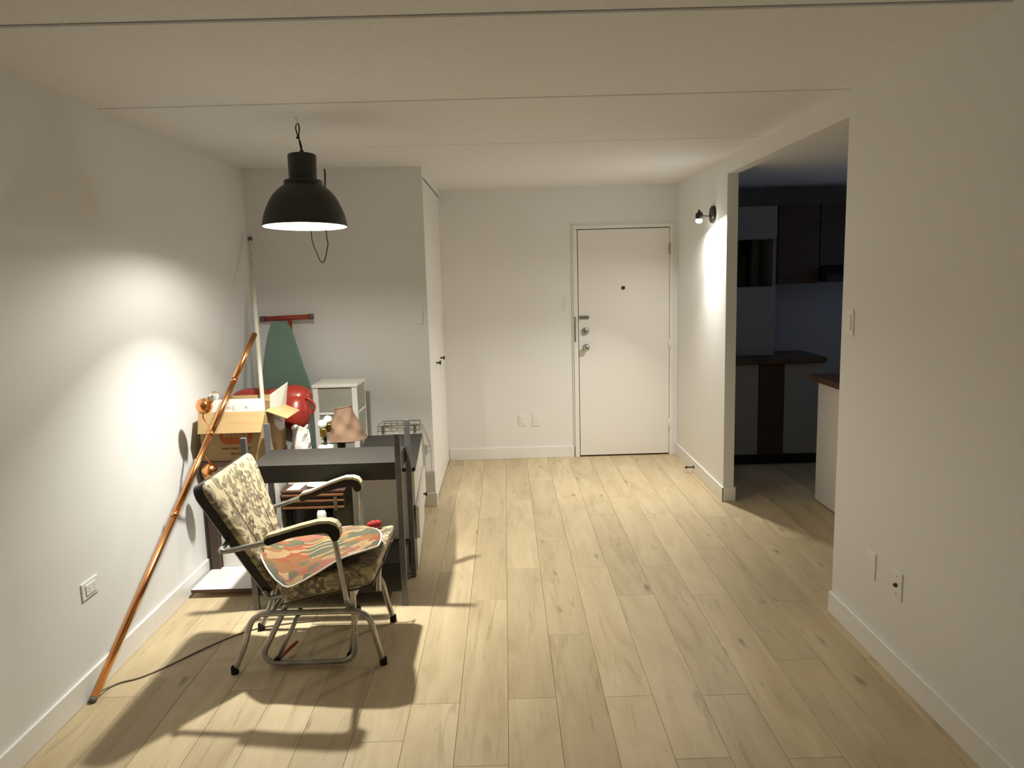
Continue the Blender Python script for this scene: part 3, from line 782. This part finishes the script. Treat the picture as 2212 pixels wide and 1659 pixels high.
# backrest
ba, bb_ = (-1.032, .335), (-1.246, .850)
dirb = Vector((bb_[0] - ba[0], 0, bb_[1] - ba[1])); L = dirb.length; dirb.normalize(); nrm = Vector((dirb.z, 0, -dirb.x))
def back_pt(s, y, d): return Vector((ba[0], 0, ba[1])) + dirb * s + nrm * d + Vector((0, y, 0))
def half_w(s_): return .298 - .30 * (L - s_) * .925
def back_outline(inset=0.0):
    yc, r, pts = 3.16, .055, []
    s1 = L - inset
    pts.append((inset, yc - half_w(inset) + inset))
    for k in range(7):
        a = PI / 2 * k / 6; sc_ = s1 - r + r * math.sin(a); pts.append((sc_, yc - half_w(sc_) + inset + r - r * math.cos(a)))
    for k in range(7):
        a = PI / 2 * (1 - k / 6); sc_ = s1 - r + r * math.sin(a); pts.append((sc_, yc + half_w(sc_) - inset - r + r * math.cos(a)))
    pts.append((inset, yc + half_w(inset) - inset))
    return pts
def back_solid(rings, name, material, uv=False, smooth=False):
    b = B(); R = []
    for inset, d in rings: R.append([b.bm.verts.new(back_pt(s, y, d)) for s, y in back_outline(inset)])
    n = len(R[0])
    for A, C in zip(R, R[1:]):
        for i in range(n):
            f = b.bm.faces.new((A[i], A[(i + 1) % n], C[(i + 1) % n], C[i])); f.smooth = smooth
    b.bm.faces.new(R[0][::-1]); b.bm.faces.new(R[-1])
    for f in b.bm.faces:
        for l in f.loops:
            q = l.vert.co - Vector((ba[0], 0, ba[1])); l[b.uv].uv = (q.y, q.dot(dirb) + q.dot(nrm) * .7)
    return b.out(name, material, CH)
back_solid([(.012, -.050), (0, -.040), (0, -.004)], 'backrest_shell', 'ebony')
back_solid([(.002, -.004), (.0, .004), (.004, .013), (.014, .019), (.035, .0215)], 'backrest', 'floral', smooth=True)
for y0_, y1_ in ((3.085, 3.0), (3.225, 3.29)):
    B().tube([back_pt(.02, y0_, .0215), back_pt(L - .07, y1_, .0215)], .0022, 6).out('welt', 'brownedge', CH)
B().tube([back_pt(.02, 3.005, -.03), back_pt(-.02, 3.005, -.025), (-.975, 3.005, .318), (-.90, 3.005, .325)], .011, 10, smooth=4).out('back_bracket', 'tube', CH)
B().tube([back_pt(.02, 3.315, -.03), back_pt(-.02, 3.315, -.025), (-.975, 3.315, .318), (-.90, 3.315, .325)], .011, 10, smooth=4).out('back_bracket', 'tube', CH)
# arms: one tube round the back, an upholstered pad each side
af = [(-.684, 2.872, .335), (-.698, 2.855, .48), (-.713, 2.85, .605), (-.735, 2.85, .640), (-.85, 2.85, .648), (-.99, 2.85, .612), (-1.084, 2.85, .592), (-1.150, 2.852, .580), (-1.178, 2.872, .583),
      (-1.186, 3.16, .585), (-1.190, 3.46, .560), (-1.172, 3.485, .558), (-1.10, 3.49, .578), (-1.02, 3.49, .606), (-.85, 3.49, .662), (-.755, 3.49, .672), (-.734, 3.488, .636), (-.733, 3.475, .50), (-.725, 3.46, .40)]
B().tube(af, .011, 12, smooth=4).out('arm_tube', 'tube', CH)
def arm_pad(y, z0, z1, zf, xb=-.992, dx=0.0):
    """side outline of the pad in x,z: straight back, curled down at the front"""
    top = [(xb, z0 + .010), (xb + .014, z0 + .022), (xb + .06, z0 + .034), (-.845, z0 + .022 + (z1 - z0) * .62), (-.765, z1 + .018), (-.725, z1 + .018), (-.700, z1 + .008), (-.687, z1 - .012), (-.684, z1 - .038)]
    bot = [(-.690, zf + .008), (-.702, zf - .004), (-.716, zf - .004), (-.724, zf + .006), (-.732, zf + .024), (-.752, z1 - .030), (-.80, z1 - .036), (-.88, z0 - .012 + (z1 - z0) * .42), (xb + .012, z0 - .020), (xb, z0 - .010)]
    top = [(x + dx, z) for x, z in top]; bot = [(x + dx, z) for x, z in bot]
    return top, bot
for y, z0, z1, zf, dx in ((2.85, .622, .680, .617, 0.0), (3.49, .606, .684, .632, -.036)):
    top, bot = arm_pad(y, z0, z1, zf, -.992, dx)
    ar = B().prism(top + bot, 1, y - .021, y + .021).out('armrest', 'ebony', CH, bevel=.004)
    pad = B()
    outer = [(x, z) for x, z in top]
    inner = [(x, z - .010) for x, z in top]
    poly = [(x, z + .0035) for x, z in top] + [(x - .002, z - .009) for x, z in reversed(top)]
    pad.prism(poly, 1, y - .0225, y + .0225)
    pad.out('arm_pad', 'creamv', ar, bevel=.003)

# cushion on the seat
def bez(pts, t):
    n = len(pts) - 1; i = min(int(t * n), n - 1); f = t * n - i
    g = lambda k: Vector(pts[min(max(k, 0), n)])
    p0, p1, p2, p3 = g(i - 1), g(i), g(i + 1), g(i + 2)
    return .5 * ((2 * p1) + (p2 - p0) * f + (2 * p0 - 5 * p1 + 4 * p2 - p3) * f * f + (-p0 + 3 * p1 - 3 * p2 + p3) * f ** 3)
near = [(-.985, 2.905, .432), (-.935, 2.890, .402), (-.880, 2.888, .420), (-.806, 2.895, .458), (-.707, 2.905, .512), (-.610, 2.915, .540), (-.558, 2.94, .548)]
mid = [(-1.100, 3.09, .508), (-1.03, 3.12, .466), (-.94, 3.13, .462), (-.84, 3.15, .478), (-.72, 3.17, .505), (-.64, 3.18, .522), (-.590, 3.17, .530)]
far = [(-1.088, 3.335, .505), (-1.03, 3.37, .474), (-.95, 3.385, .462), (-.87, 3.39, .470), (-.81, 3.388, .480), (-.75, 3.375, .488), (-.70, 3.34, .494)]
def cush(u, v):
    a, b_, c = bez(near, u), bez(mid, u), bez(far, u)
    return a * (1 - v) * (1 - 2 * v) + b_ * 4 * v * (1 - v) + c * v * (2 * v - 1)
CU = thing('seat_cushion', (-.85, 3.17, .46), 'kilim patterned seat cushion in coral sage and cream with pale piping', 'cushion')
cb = B()
def cush_t(u, v):
    e = min(u, 1 - u, v, 1 - v); return cush(u, v) + Vector((0, 0, .010 * (1 - max(0, 1 - e / .16) ** 2)))
cb.grid(cush_t, 30, 24)
cb.grid(lambda u, v: cush(u, v) - Vector((0, 0, .012 * (1 - max(0, 1 - min(u, 1 - u, v, 1 - v) / .16) ** 2) + .0005)), 30, 24, flip=True)
cb.out('cover', 'kilim', CU)
per = [cush(k / 16, 0) for k in range(17)] + [cush(1, k / 12) for k in range(1, 13)] + [cush(1 - k / 16, 1) for k in range(1, 17)] + [cush(0, 1 - k / 12) for k in range(1, 12)]
B().tube(per, .0038, 7, closed=True).out('piping', 'paper', CU)
rc = B().ball((-.652, 3.355, .502), .021, 14, 10, (1.0, .9, .9)).ball((-.634, 3.375, .498), .018, 12, 8).ball((-.670, 3.365, .496), .016, 12, 8)
tag(rc.out('cloth_bundle', 'redcloth'), 'small red cloth bundle on the far front corner of the chair seat', 'cloth')

# ------------------------------------------------------------------ copper lamp leaning by the left wall
P0, P1 = Vector((-1.698, 2.765, .016)), Vector((-1.396, 4.10, 1.367))
pd = (P1 - P0).normalized()
CL = thing('copper_lamp', (P0.x, P0.y, 0), 'copper floor lamp without base leaning by the left wall', 'lamp')
def on(t): return P0 + (P1 - P0) * t
PRAD = .0155
for a, c in ((0, .42), (.423, .655), (.658, .83), (.833, 1.0)):
    B().tube([on(a), on(c)], PRAD, 20).out('pole_section', 'copper', CL)
for tt in (.4215, .6565, .8315):
    B().tube([on(tt - .006), on(tt + .006)], PRAD + .0012, 20).out('joint_ring', 'copper', CL)
B().tube([on(-.011), on(-.0005)], PRAD * .98, 18).out('end_cap', 'cap', CL)
# upper head with a clear globe
ta = on(.673)
hc = Vector((-1.585, 3.80, 1.020))
B().tube([ta, (-1.520, 3.705, .925), (-1.555, 3.745, .929), (-1.583, 3.785, .940), (-1.596, 3.798, .955), (-1.596, 3.80, .975), (-1.592, 3.80, .99)], .0055, 10, smooth=4).out('arm', 'copper', CL)
hax = Vector((.74, -.10, .66)).normalized()
hp = B().lathe([(0, -.043), (.018, -.040), (.034, -.026), (.042, -.004), (.0425, .004), (.041, .006), (.036, .022), (.024, .034), (.017, .038), (.017, .046), (.019, .047), (.019, .052), (.0, .053)], hc, hax, 32).out('lamp_head', 'copper', CL)
B().lathe([(0, .053), (.010, .054), (.012, .057), (.021, .066), (.0245, .079), (.022, .092), (.013, .101), (0, .104)], hc, hax, 24).out('globe_bulb', 'glass', hp)
# lower head behind the chair
tb = on(.575)
B().tube([tb, tb + Vector((-.022, .02, .0)), tb + Vector((-.03, .03, -.01))], .007, 10, smooth=4).out('clamp', 'copper', CL)
h2 = Vector((-1.586, 3.80, .668))
B().tube([tb, tb + Vector((-.02, .10, .02)), h2 + Vector((.02, -.04, .06)), h2 + Vector((.015, -.01, .035))], .0055, 10, smooth=4).out('arm', 'copper', CL)
B().lathe([(0, -.043), (.018, -.040), (.034, -.026), (.042, -.004), (.0425, .004), (.041, .006), (.036, .022), (.024, .036), (.017, .041), (.017, .055), (0, .056)], h2, (-.4, .1, -.9), 28).out('lamp_head', 'copper', CL)
cpts = [(-1.690, 2.80, .02), (-1.685, 2.856, .005), (-1.655, 2.892, .004), (-1.594, 2.925, .004), (-1.519, 3.01, .004), (-1.421, 3.155, .004), (-1.332, 3.265, .004), (-1.23, 3.345, .004), (-1.101, 3.385, .004), (-.985, 3.405, .004), (-.955, 3.412, .004)]
B().tube(cpts, .0032, 6, smooth=5).out('power_cord', 'cord', CL)

# ------------------------------------------------------------------ black console rack
RK = thing('console_rack', (-.93, 3.74, 0), 'black two-shelf console rack with slate metal posts rising above the top', 'rack')
for x, y in ((-.553, 3.565), (-1.310, 3.565), (-.553, 3.925), (-1.310, 3.925)):
    B().box(x - .0145, x + .0145, y - .012, y + .012, 0, .893).out('post', 'post', RK, bevel=.002)
B().box(-1.295, -.568, 3.568, 3.922, .658, .748).out('top_slab', 'blacktop', RK, bevel=.002)
B().box(-1.295, -.568, 3.568, 3.922, .070, .222).out('bottom_slab', 'black', RK, bevel=.002)

# white chest of drawers behind the rack
ang = math.radians(3.9)
DM = Matrix.Translation((-.733, 4.402, 0)) @ Matrix.Rotation(ang, 4, 'Z')
DR = thing('chest_of_drawers', (-.733, 4.402, 0), 'low white chest of drawers with charcoal top behind the rack', 'drawers')
hw, hl = .172, .446
B().box(-hw, hw - .02, -hl, hl, 0, .594, DM).out('carcass', 'white', DR, bevel=.002)
B().box(-hw - .012, hw + .008, -hl - .012, hl + .01, .595, .615, DM).out('top_board', 'blacktop', DR, bevel=.002)
for k, (z0, z1, pull) in enumerate(((.02, .20, .0), (.205, .39, .018), (.395, .59, .0))):
    d = B().box(hw - .018 + pull, hw + pull, -hl + .003, hl - .003, z0, z1, DM).out('drawer', 'white', DR, bevel=.002)
    for yy in ((.10,) if k == 1 else ()):
        c = DM @ Vector((hw + pull, yy, (z0 + z1) / 2)); a = DM.to_3x3() @ Vector((1, 0, 0))
        B().lathe([(.006, 0), (.006, .010), (.013, .014), (.013, .022), (0, .024)], c, a, 14).out('knob', 'bronze', d)
# wire rack lying on it
WRK = thing('wire_rack', (-.755, 5.06, 0), 'steel wire rack standing between the charcoal topped chest and the recess wall', 'rack')
for z, ins in ((.612, 0), (.645, .0)):
    B().tube([(-.905 + ins, 4.99, z), (-.615 - ins, 4.99, z), (-.612, 5.02, z), (-.625, 5.15, z + .006), (-.89, 5.15, z + .006), (-.908, 5.02, z)], .003, 6, closed=True).out('rim_wire', 'wire', WRK)
for x in (-.905, -.865, -.655, -.615):
    B().tube([(x, 4.992, .645), (x, 4.995, .30), (x, 4.998, .002)], .0026, 6).out('leg_wire', 'wire', WRK)
for x in (-.885, -.63):
    B().tube([(x, 5.15, .65), (x, 5.15, .002)], .0026, 6).out('leg_wire', 'wire', WRK)
for k in range(5):
    B().tube([(-.84 + k * .045, 4.992, .642), (-.82 + k * .045, 5.07, .60), (-.84 + k * .045, 5.15, .648)], .0018, 5).out('cross_wire', 'wire', WRK)
for x in (-.868, -.648):
    B().box(x - .009, x + .009, 4.984, 4.996, .595, .650).out('clip', 'cap', WRK)

# ------------------------------------------------------------------ white cabinet with the cardboard box
CB = thing('side_cabinet', (-1.50, 4.1, 0), 'small white cabinet with dark brown post and low white shelf under the cardboard box', 'cabinet')
B().box(-1.655, -1.335, 4.035, 4.33, .042, .648).out('body', 'white', CB, bevel=.002)
B().box(-1.706, -1.657, 4.0, 4.05, 0, .648).out('post', 'darkwood', CB, bevel=.002)
B().box(-1.706, -1.335, 3.955, 4.345, .650, .682).out('top_board', 'brownedge', CB, bevel=.002)
s_ = B().box(-1.708, -1.336, 3.722, 4.034, .030, .046).out('shelf_board', 'white', CB, bevel=.001)
B().box(-1.708, -1.336, 3.718, 3.7215, .029, .046).out('edge_strip', 'brownedge', s_)
B().box(-1.66, -1.36, 3.80, 4.02, 0, .0295).out('plinth', 'brownedge', CB)

BX0, BX1, BY0, BY1, BZ0, BZ1 = -1.690, -1.325, 3.965, 4.295, .6835, .955
CBX = thing('cardboard_box', ((BX0 + BX1) / 2, (BY0 + BY1) / 2, BZ0), 'open brown cardboard box with orange print beside the left wall', 'box')
w = .005
bb = B()
bb.box(BX0, BX1, BY0, BY0 + w, BZ0, BZ1).box(BX0, BX1, BY1 - w, BY1, BZ0, BZ1).box(BX0, BX0 + w, BY0 + w, BY1 - w, BZ0, BZ1).box(BX1 - w, BX1, BY0 + w, BY1 - w, BZ0, BZ1).box(BX0 + w, BX1 - w, BY0 + w, BY1 - w, BZ0, BZ0 + w)
bb.out('box_body', 'card', CBX)
def flap(p, q, out, th=.004):
    """flap hinged on p->q, its free edge moved by out"""
    p, q, o = Vector(p), Vector(q), Vector(out); e = (q - p).normalized(); n = e.cross(o).normalized() * th
    i = e * .012
    b = B(); b.hexa([p, q, q + o - i, p + o + i, p + n, q + n, q + o - i + n, p + o + i + n]); return b
flap((BX0, BY0, BZ1), (BX1, BY0, BZ1), (0, -.060, -.105)).out('flap', 'card', CBX)
flap((BX1, BY0 + .01, BZ1), (BX1, BY1 - .05, BZ1), (.115, -.01, -.045)).out('flap', 'card', CBX)
flap((BX0 + .002, BY1, BZ1), (BX1 - .002, BY1, BZ1), (0, .055, .03)).out('flap', 'card', CBX)
tr = B()
tr.prism([(BX1 + .010, .935), (BX1 + .03, .905), (BX1 + .05, .900), (BX1 + .062, .880), (BX1 + .055, .878), (BX1 + .040, .892), (BX1 + .022, .895)], 1, 4.05, 4.053)
tr.out('torn_edge', 'paper', CBX)
lg = B().prism([(x, z) for x, z in rbox(-1.585, -1.405, .775, .875, .045, 6)], 1, BY0 - .0012, BY0 - .0002).out('printed_badge', 'orange', CBX)
tx = B()
for k, (xa, wd) in enumerate(((-1.565, .022), (-1.538, .016), (-1.517, .018), (-1.494, .02), (-1.469, .014), (-1.45, .02))):
    tx.box(xa, xa + wd, BY0 - .0020, BY0 - .0013, .815, .845)
tx.out('badge_lettering', 'card', lg)
tx = B()
for xa, xb, z in ((-1.578, -1.535, .752), (-1.529, -1.487, .752), (-1.481, -1.42, .752), (-1.53, -1.50, .722), (-1.494, -1.44, .722)):
    tx.box(xa, xb, BY0 - .001, BY0 - .0002, z - .006, z + .006)
tx.out('printed_text', 'brownink', CBX)
# white carton inside, with faint letters
WC = thing('white_carton', (-1.50, 4.03, .90), 'white carton with faint grey letters standing in the cardboard box', 'carton')
B().box(-1.640, -1.345, 3.985, 4.02, .70, 1.017).out('carton_body', 'paper', WC, bevel=.001)
def text(s, loc, size, parent, m):
    c = bpy.data.curves.new('lettering', 'FONT'); c.body = s; c.size = size; c.extrude = .0003
    tmp = bpy.data.objects.new('tmp', c); COL.objects.link(tmp)
    me = bpy.data.meshes.new_from_object(tmp.evaluated_get(bpy.context.evaluated_depsgraph_get()))
    bpy.data.objects.remove(tmp); me.transform(Matrix.Rotation(PI / 2, 4, 'X')); me.materials.clear(); me.materials.append(M[m])
    o = bpy.data.objects.new('lettering', me); COL.objects.link(o); o.location = loc; put(o, parent); return o
text('M C', (-1.540, 3.9843, .966), .026, WC, 'ink')
text('4', (-1.440, 3.9843, .968), .026, WC, 'ink')
# striped paper at the right of the box
sp = B().hexa([(-1.345, 4.075, .80), (-1.338, 4.075, .80), (-1.318, 4.26, .80), (-1.326, 4.26, .80), (-1.325, 4.065, 1.03), (-1.322, 4.065, 1.03), (-1.272, 4.235, 1.075), (-1.275, 4.235, 1.075)])
sp.bm.verts.ensure_lookup_table()
tag(sp.out('striped_paper', 'stripe', bevel=0), 'striped white paper sheet sticking out of the cardboard box', 'paper')
# white pole standing in the box
WPo = thing('white_pole', (-1.364, 4.05, .70), 'cream white broom pole standing in the box and leaning into the corner', 'pole')
wa, wb_ = Vector((-1.364, 4.050, .702)), Vector((-1.690, 5.02, 1.940))
B().tube([wa, wb_], .0125, 14).out('shaft', 'pole', WPo)
B().tube([wb_ - (wb_ - wa).normalized() * .02, wb_ + (wb_ - wa).normalized() * .012], .015, 14).out('end_cap', 'cap', WPo)

# ------------------------------------------------------------------ ironing board upside down at the recess wall
IB = thing('ironing_board', (-1.53, 5.03, 0), 'ironing board stood on end with teal cover and red foot bar on top', 'ironing board')
half = [(.0, 1.392), (.035, 1.388), (.062, 1.365), (.080, 1.32), (.105, 1.21), (.135, 1.08), (.162, .985), (.172, .93), (.176, .80), (.176, .10), (.165, .045), (.13, .03)]
cx = -1.523
def ib_x(x, z): return cx + x + (1.0 - z) * .018
poly = [(ib_x(x, z), z) for x, z in half] + [(ib_x(-x, z), z) for x, z in reversed(half) if x > 0]
B().prism(poly, 1, 4.995, 5.022).out('cover', 'teal', IB, bevel=.009, seg=3)
B().tube([(-1.665, 5.045, 1.404), (-1.313, 5.045, 1.412)], .0175, 16).out('foot_bar', 'redpaint', IB)
for a, c in (((-1.669, 5.045, 1.404), (-1.637, 5.045, 1.4047)), ((-1.309, 5.045, 1.4121), (-1.338, 5.045, 1.4114))):
    B().tube([a, c], .0205, 14).out('rubber_cap', 'cap', IB)
B().tube([(-1.468, 5.042, 1.40), (-1.468, 5.036, 1.10), (-1.50, 5.032, .30)], .011, 10).out('leg_tube', 'redpaint', IB)

# ------------------------------------------------------------------ red vinyl bag
RB = thing('red_bag', (-1.45, 4.55, 0), 'glossy red vinyl bag slumped behind the cardboard box', 'bag')
def blob(c, rx, ry, rz, seed):
    rr = random.Random(seed); ph = [rr.uniform(0, 6.28) for _ in range(4)]
    def fn(u, v):
        a, e = u * 2 * PI, (v - .5) * PI
        k = 1 + .05 * math.sin(3 * a + ph[0]) * math.cos(e) + .04 * math.sin(5 * e + ph[1]) + .03 * math.sin(4 * a + 3 * e + ph[2])
        return Vector((c[0] + rx * k * math.cos(e) * math.cos(a), c[1] + ry * k * math.cos(e) * math.sin(a), c[2] + rz * k * math.sin(e)))
    return fn
body = B()
spine = [(-1.690, 4.50, .915, .030), (-1.675, 4.50, .918, .062), (-1.62, 4.50, .925, .080), (-1.54, 4.50, .922, .088), (-1.47, 4.50, .915, .080), (-1.40, 4.50, .922, .084), (-1.33, 4.50, .925, .097),
         (-1.275, 4.50, .920, .092), (-1.240, 4.50, .905, .065), (-1.228, 4.50, .898, .028)]
body.tube([s[:3] for s in spine], [s[3] for s in spine], 22, smooth=4)
body.out('bag_top', 'redvinyl', RB)
lower = B()
sp2 = [(-1.315, 4.43, .765, .02), (-1.315, 4.43, .772, .055), (-1.305, 4.435, .80, .085), (-1.300, 4.44, .85, .095), (-1.300, 4.46, .90, .088), (-1.31, 4.48, .93, .06)]
lower.tube([s[:3] for s in sp2], [s[3] for s in sp2], 22, smooth=4)
lower.out('bag_body', 'redvinyl', RB)
B().tube([(-1.250, 4.44, .945), (-1.215, 4.43, .945), (-1.185, 4.43, .915), (-1.180, 4.43, .885), (-1.200, 4.43, .855), (-1.235, 4.43, .845)], .009, 8, smooth=5).out('strap', 'redvinyl', RB)
B().tube([(-1.250, 4.435, .90), (-1.240, 4.425, .87), (-1.245, 4.43, .84)], .008, 8, smooth=3).out('strap_tab', 'redvinyl', RB)
B().tube([(-1.475, 4.50 + .084 * math.cos(2 * PI * k / 20), .917 + .084 * math.sin(2 * PI * k / 20)) for k in range(20)], .006, 6, closed=True).out('seam_band', 'brownedge', RB)

tag(B().box(-1.68, -1.262, 4.44, 4.62, 0, .752).out('grey_carton', 'cabinet', bevel=.004), 'plain grey carton under the red bag behind the cardboard box', 'carton')

# ------------------------------------------------------------------ drawer tower
DT = thing('drawer_tower', (-1.075, 4.84, 0), 'white plastic drawer tower with frosted drawers against the recess wall', 'drawers')
x0, x1, y0, y1, zt = -1.262, -.976, 4.72, 5.0, .985
fr = B()
pw = .034
fr.box(x0, x0 + pw, y0, y0 + .02, 0, zt - .02).box(x1 - pw, x1, y0, y0 + .02, 0, zt - .02).box(x0, x0 + .02, y1 - .02, y1, 0, zt - .02).box(x1 - .02, x1, y1 - .02, y1, 0, zt - .02)
fr.box(x0 - .004, x1 + .004, y0 - .006, y1, zt - .02, zt)
for z in (.0, .19, .395, .60, .785):
    fr.box(x0 + pw, x1 - pw, y0, y0 + .02, z, z + .018)
    fr.box(x0, x0 + .012, y0 + .02, y1 - .02, z, z + .016).box(x1 - .012, x1, y0 + .02, y1 - .02, z, z + .016)
fr.out('frame', 'whitepl', DT, bevel=.003)
for z0, z1 in ((.018, .19), (.208, .395), (.413, .60), (.618, .785), (.803, zt - .02)):
    d = B().box(x0 + pw, x1 - pw, y0 + .006, y0 + .011, z0 + .004, z1 - .004).out('drawer_front', 'frost', DT)
    for xa in (x1 - .008, x0 + .004):
        B().box(xa, xa + .004, y0 + .02, y1 - .02, z0 + .002, z1 - .002).out('side_panel', 'frost', DT)
B().box(x0 + .03, x1 - .03, y0 + .03, y1 - .03, .0, .012).out('bottom_panel', 'whitepl', DT)
B().box(x0 + .03, x1 - .02, y1 - .012, y1 - .004, .02, zt - .03).out('back_panel', 'frost', DT)

# ------------------------------------------------------------------ pile behind the rack
# dark bin on the floor, wooden case on it
BN = thing('waste_bin', (-1.19, 4.30, 0), 'glossy dark bin under the wooden case behind the rack', 'bin')
B().lathe([(0, .002), (.112, .0), (.118, .01), (.130, .325), (.136, .335), (.130, .338), (.124, .33), (.112, .02), (0, .018)], (-1.192, 4.275, 0), (0, 0, 1), 36).out('bin_body', 'bin', BN)
WK = thing('wooden_case', (-1.14, 4.28, .34), 'reddish wooden case with rails and a latch lying on the dark bin', 'case')
B().box(-1.325, -.962, 4.135, 4.435, .3405, .440).out('case_body', 'darkwood', WK, bevel=.003)
B().box(-1.328, -.959, 4.130, 4.438, .441, .452).out('lid', 'brownedge', WK, bevel=.002)
for z in (.425, .392, .352):
    B().box(-1.322, -.965, 4.118, 4.1345, z - .006, z + .006).out('rail', 'redwood', WK, bevel=.002)
B().box(-1.02, -1.0, 4.110, 4.1175, .335, .415).out('latch', 'steel', WK, bevel=.002)
kp = tag(B().box(-1.05, -.965, 4.17, 4.40, 0, .339).out('khaki_storage_bag', 'khaki', bevel=.02, seg=3), 'khaki cloth storage bag standing beside the dark bin', 'storage bag')
pr = B().lathe([(0, 0), (.026, 0), (.027, .07), (.027, .15), (.022, .17), (.024, .18), (.024, .23), (.027, .245), (.027, .315), (.02, .333), (0, .334)], (-1.098, 4.125, .002), (0, 0, 1), 22)
tag(pr.out('white_bottle', 'opal'), 'small white bottle on the floor between bin and khaki bag', 'bottle')
pc_ = B().hexa([(-1.300, 4.15, .4525), (-1.225, 4.15, .4525), (-1.215, 4.26, .4525), (-1.29, 4.26, .4525), (-1.300, 4.15, .4545), (-1.225, 4.15, .4545), (-1.215, 4.26, .4545), (-1.29, 4.26, .4545)])
tag(pc_.out('paper_card', 'paper'), 'white card lying on the wooden case left of the oval dish', 'card')
ds = B().lathe([(0, .003), (.03, .002), (.045, .008), (.060, .016), (.0615, .017), (.060, .0185), (.045, .0115), (.03, .006), (0, .006)], (-1.135, 4.21, .4515), (0, 0, 1), 30)
tag(ds.out('white_dish', 'opal'), 'shallow white dish lying on the wooden case', 'dish')
wbx = tag(B().box(-1.3245, -1.302, 4.29, 4.34, .4528, .49).out('white_box', 'whitepl', bevel=.003), 'tiny white box at the left end of the wooden case', 'box')
# crumpled white bag
def crump(u, v):
    rr = abs(math.sin(3 * PI * u + 6 * v)) * .016 - abs(math.sin(5 * PI * u - 9 * v + 1)) * .012 + abs(math.sin(8 * PI * u + 15 * v)) * .006
    a = u * 2 * PI; r = .055 * (1 - .35 * v) + rr
    return Vector((-1.252 + r * 1.05 * math.cos(a) + .02 * v, 4.292 + r * .75 * math.sin(a), .4535 + .345 * v + .012 * math.sin(3 * a) * v))
pg = B().grid(crump, 28, 12, closed_u=True)
pg.bm.faces.new([v for v in pg.bm.verts if abs(v.co.z - .4535) < 1e-6][::-1])
for f in pg.bm.faces: f.smooth = False
tag(pg.out('paper_bag', 'paper'), 'crumpled white paper bag between the cardboard box and teal board', 'bag')
ps = B().hexa([(-1.255, 3.95, .7485), (-1.195, 3.96, .7485), (-1.15, 4.0, .7485), (-1.21, 4.02, .7485), (-1.255, 3.95, .7495), (-1.195, 3.96, .7495), (-1.15, 4.0, .7495), (-1.21, 4.02, .7495)])
ps.bm.free()
# lamp with globes
GL = thing('globe_lamp', (-1.10, 4.33, .452), 'small brass lamp with two opal globes on a white base', 'lamp')
B().lathe([(0, 0), (.040, 0), (.042, .02), (.036, .17), (.045, .195), (.047, .215), (.030, .222), (0, .223)], (-1.102, 4.335, .453), (0, 0, 1), 28).out('base', 'whitepl', GL)
B().tube([(-1.102, 4.335, .674), (-1.102, 4.335, .730)], .010, 10).out('stem', 'bronze', GL)
s1, s2 = Vector((-1.108, 4.325, .728)), Vector((-1.082, 4.36, .750))
for c, r in ((s1, .0255), (s2, .0235)):
    so = B().lathe([(0, 0), (.020, 0), (.0215, .004), (.0215, .046), (.018, .05), (0, .05)], c, (0, 0, 1), 8, smooth=False).out('lamp_socket', 'brass', GL)
    B().ball(c + Vector((-.004, 0, .050 + r * .95)), r * 1.12, 22, 14).out('globe_bulb', 'opal', so)
# lamp with crumpled tan shade
TL = thing('table_lamp', (-.99, 4.235, .452), 'small table lamp with a crooked crumpled tan shade', 'lamp')
B().lathe([(0, 0), (.040, 0), (.040, .012), (.016, .025), (.010, .06), (.014, .10), (.009, .15), (.013, .19), (.024, .225), (.026, .25), (.017, .275), (.010, .295), (.008, .36), (0, .361)], (-.985, 4.235, .4535), (0, 0, 1), 20).out('stem', 'ebony', TL)
sc = Vector((-.945, 4.23, .735)); sax = Vector((.03, -.06, 1)).normalized()
def shade(u, v, k=0):
    a = u * 2 * PI
    r = .112 * (1 - v) ** 1.25 + .048 * (1 - (1 - v) ** 1.25)
    w = math.sin(PI * v)
    r *= 1 + w * (.06 * math.sin(3 * a + 4 * v + .5) + .06 * math.sin(5 * a - 9 * v) + .05 * math.sin(4 * a + 11 * v)) 
    return sc + sax * (v * .185) + Vector(((r - k) * math.cos(a) - .018 * v, (r - k) * math.sin(a), .010 * v * math.cos(a + .6)))
B().grid(shade, 48, 14, closed_u=True).out('lamp_shade', 'tan', TL)
B().grid(lambda u, v: shade(u, v, .0025), 48, 14, closed_u=True, flip=True).out('shade_lining', 'lining', TL)
top = [shade(k / 40, 1) for k in range(40)]; botm = [shade(k / 40, 0) for k in range(40)]
for ring in (top, botm): B().tube(ring, .0022, 6, closed=True).out('shade_trim', 'tan', TL)
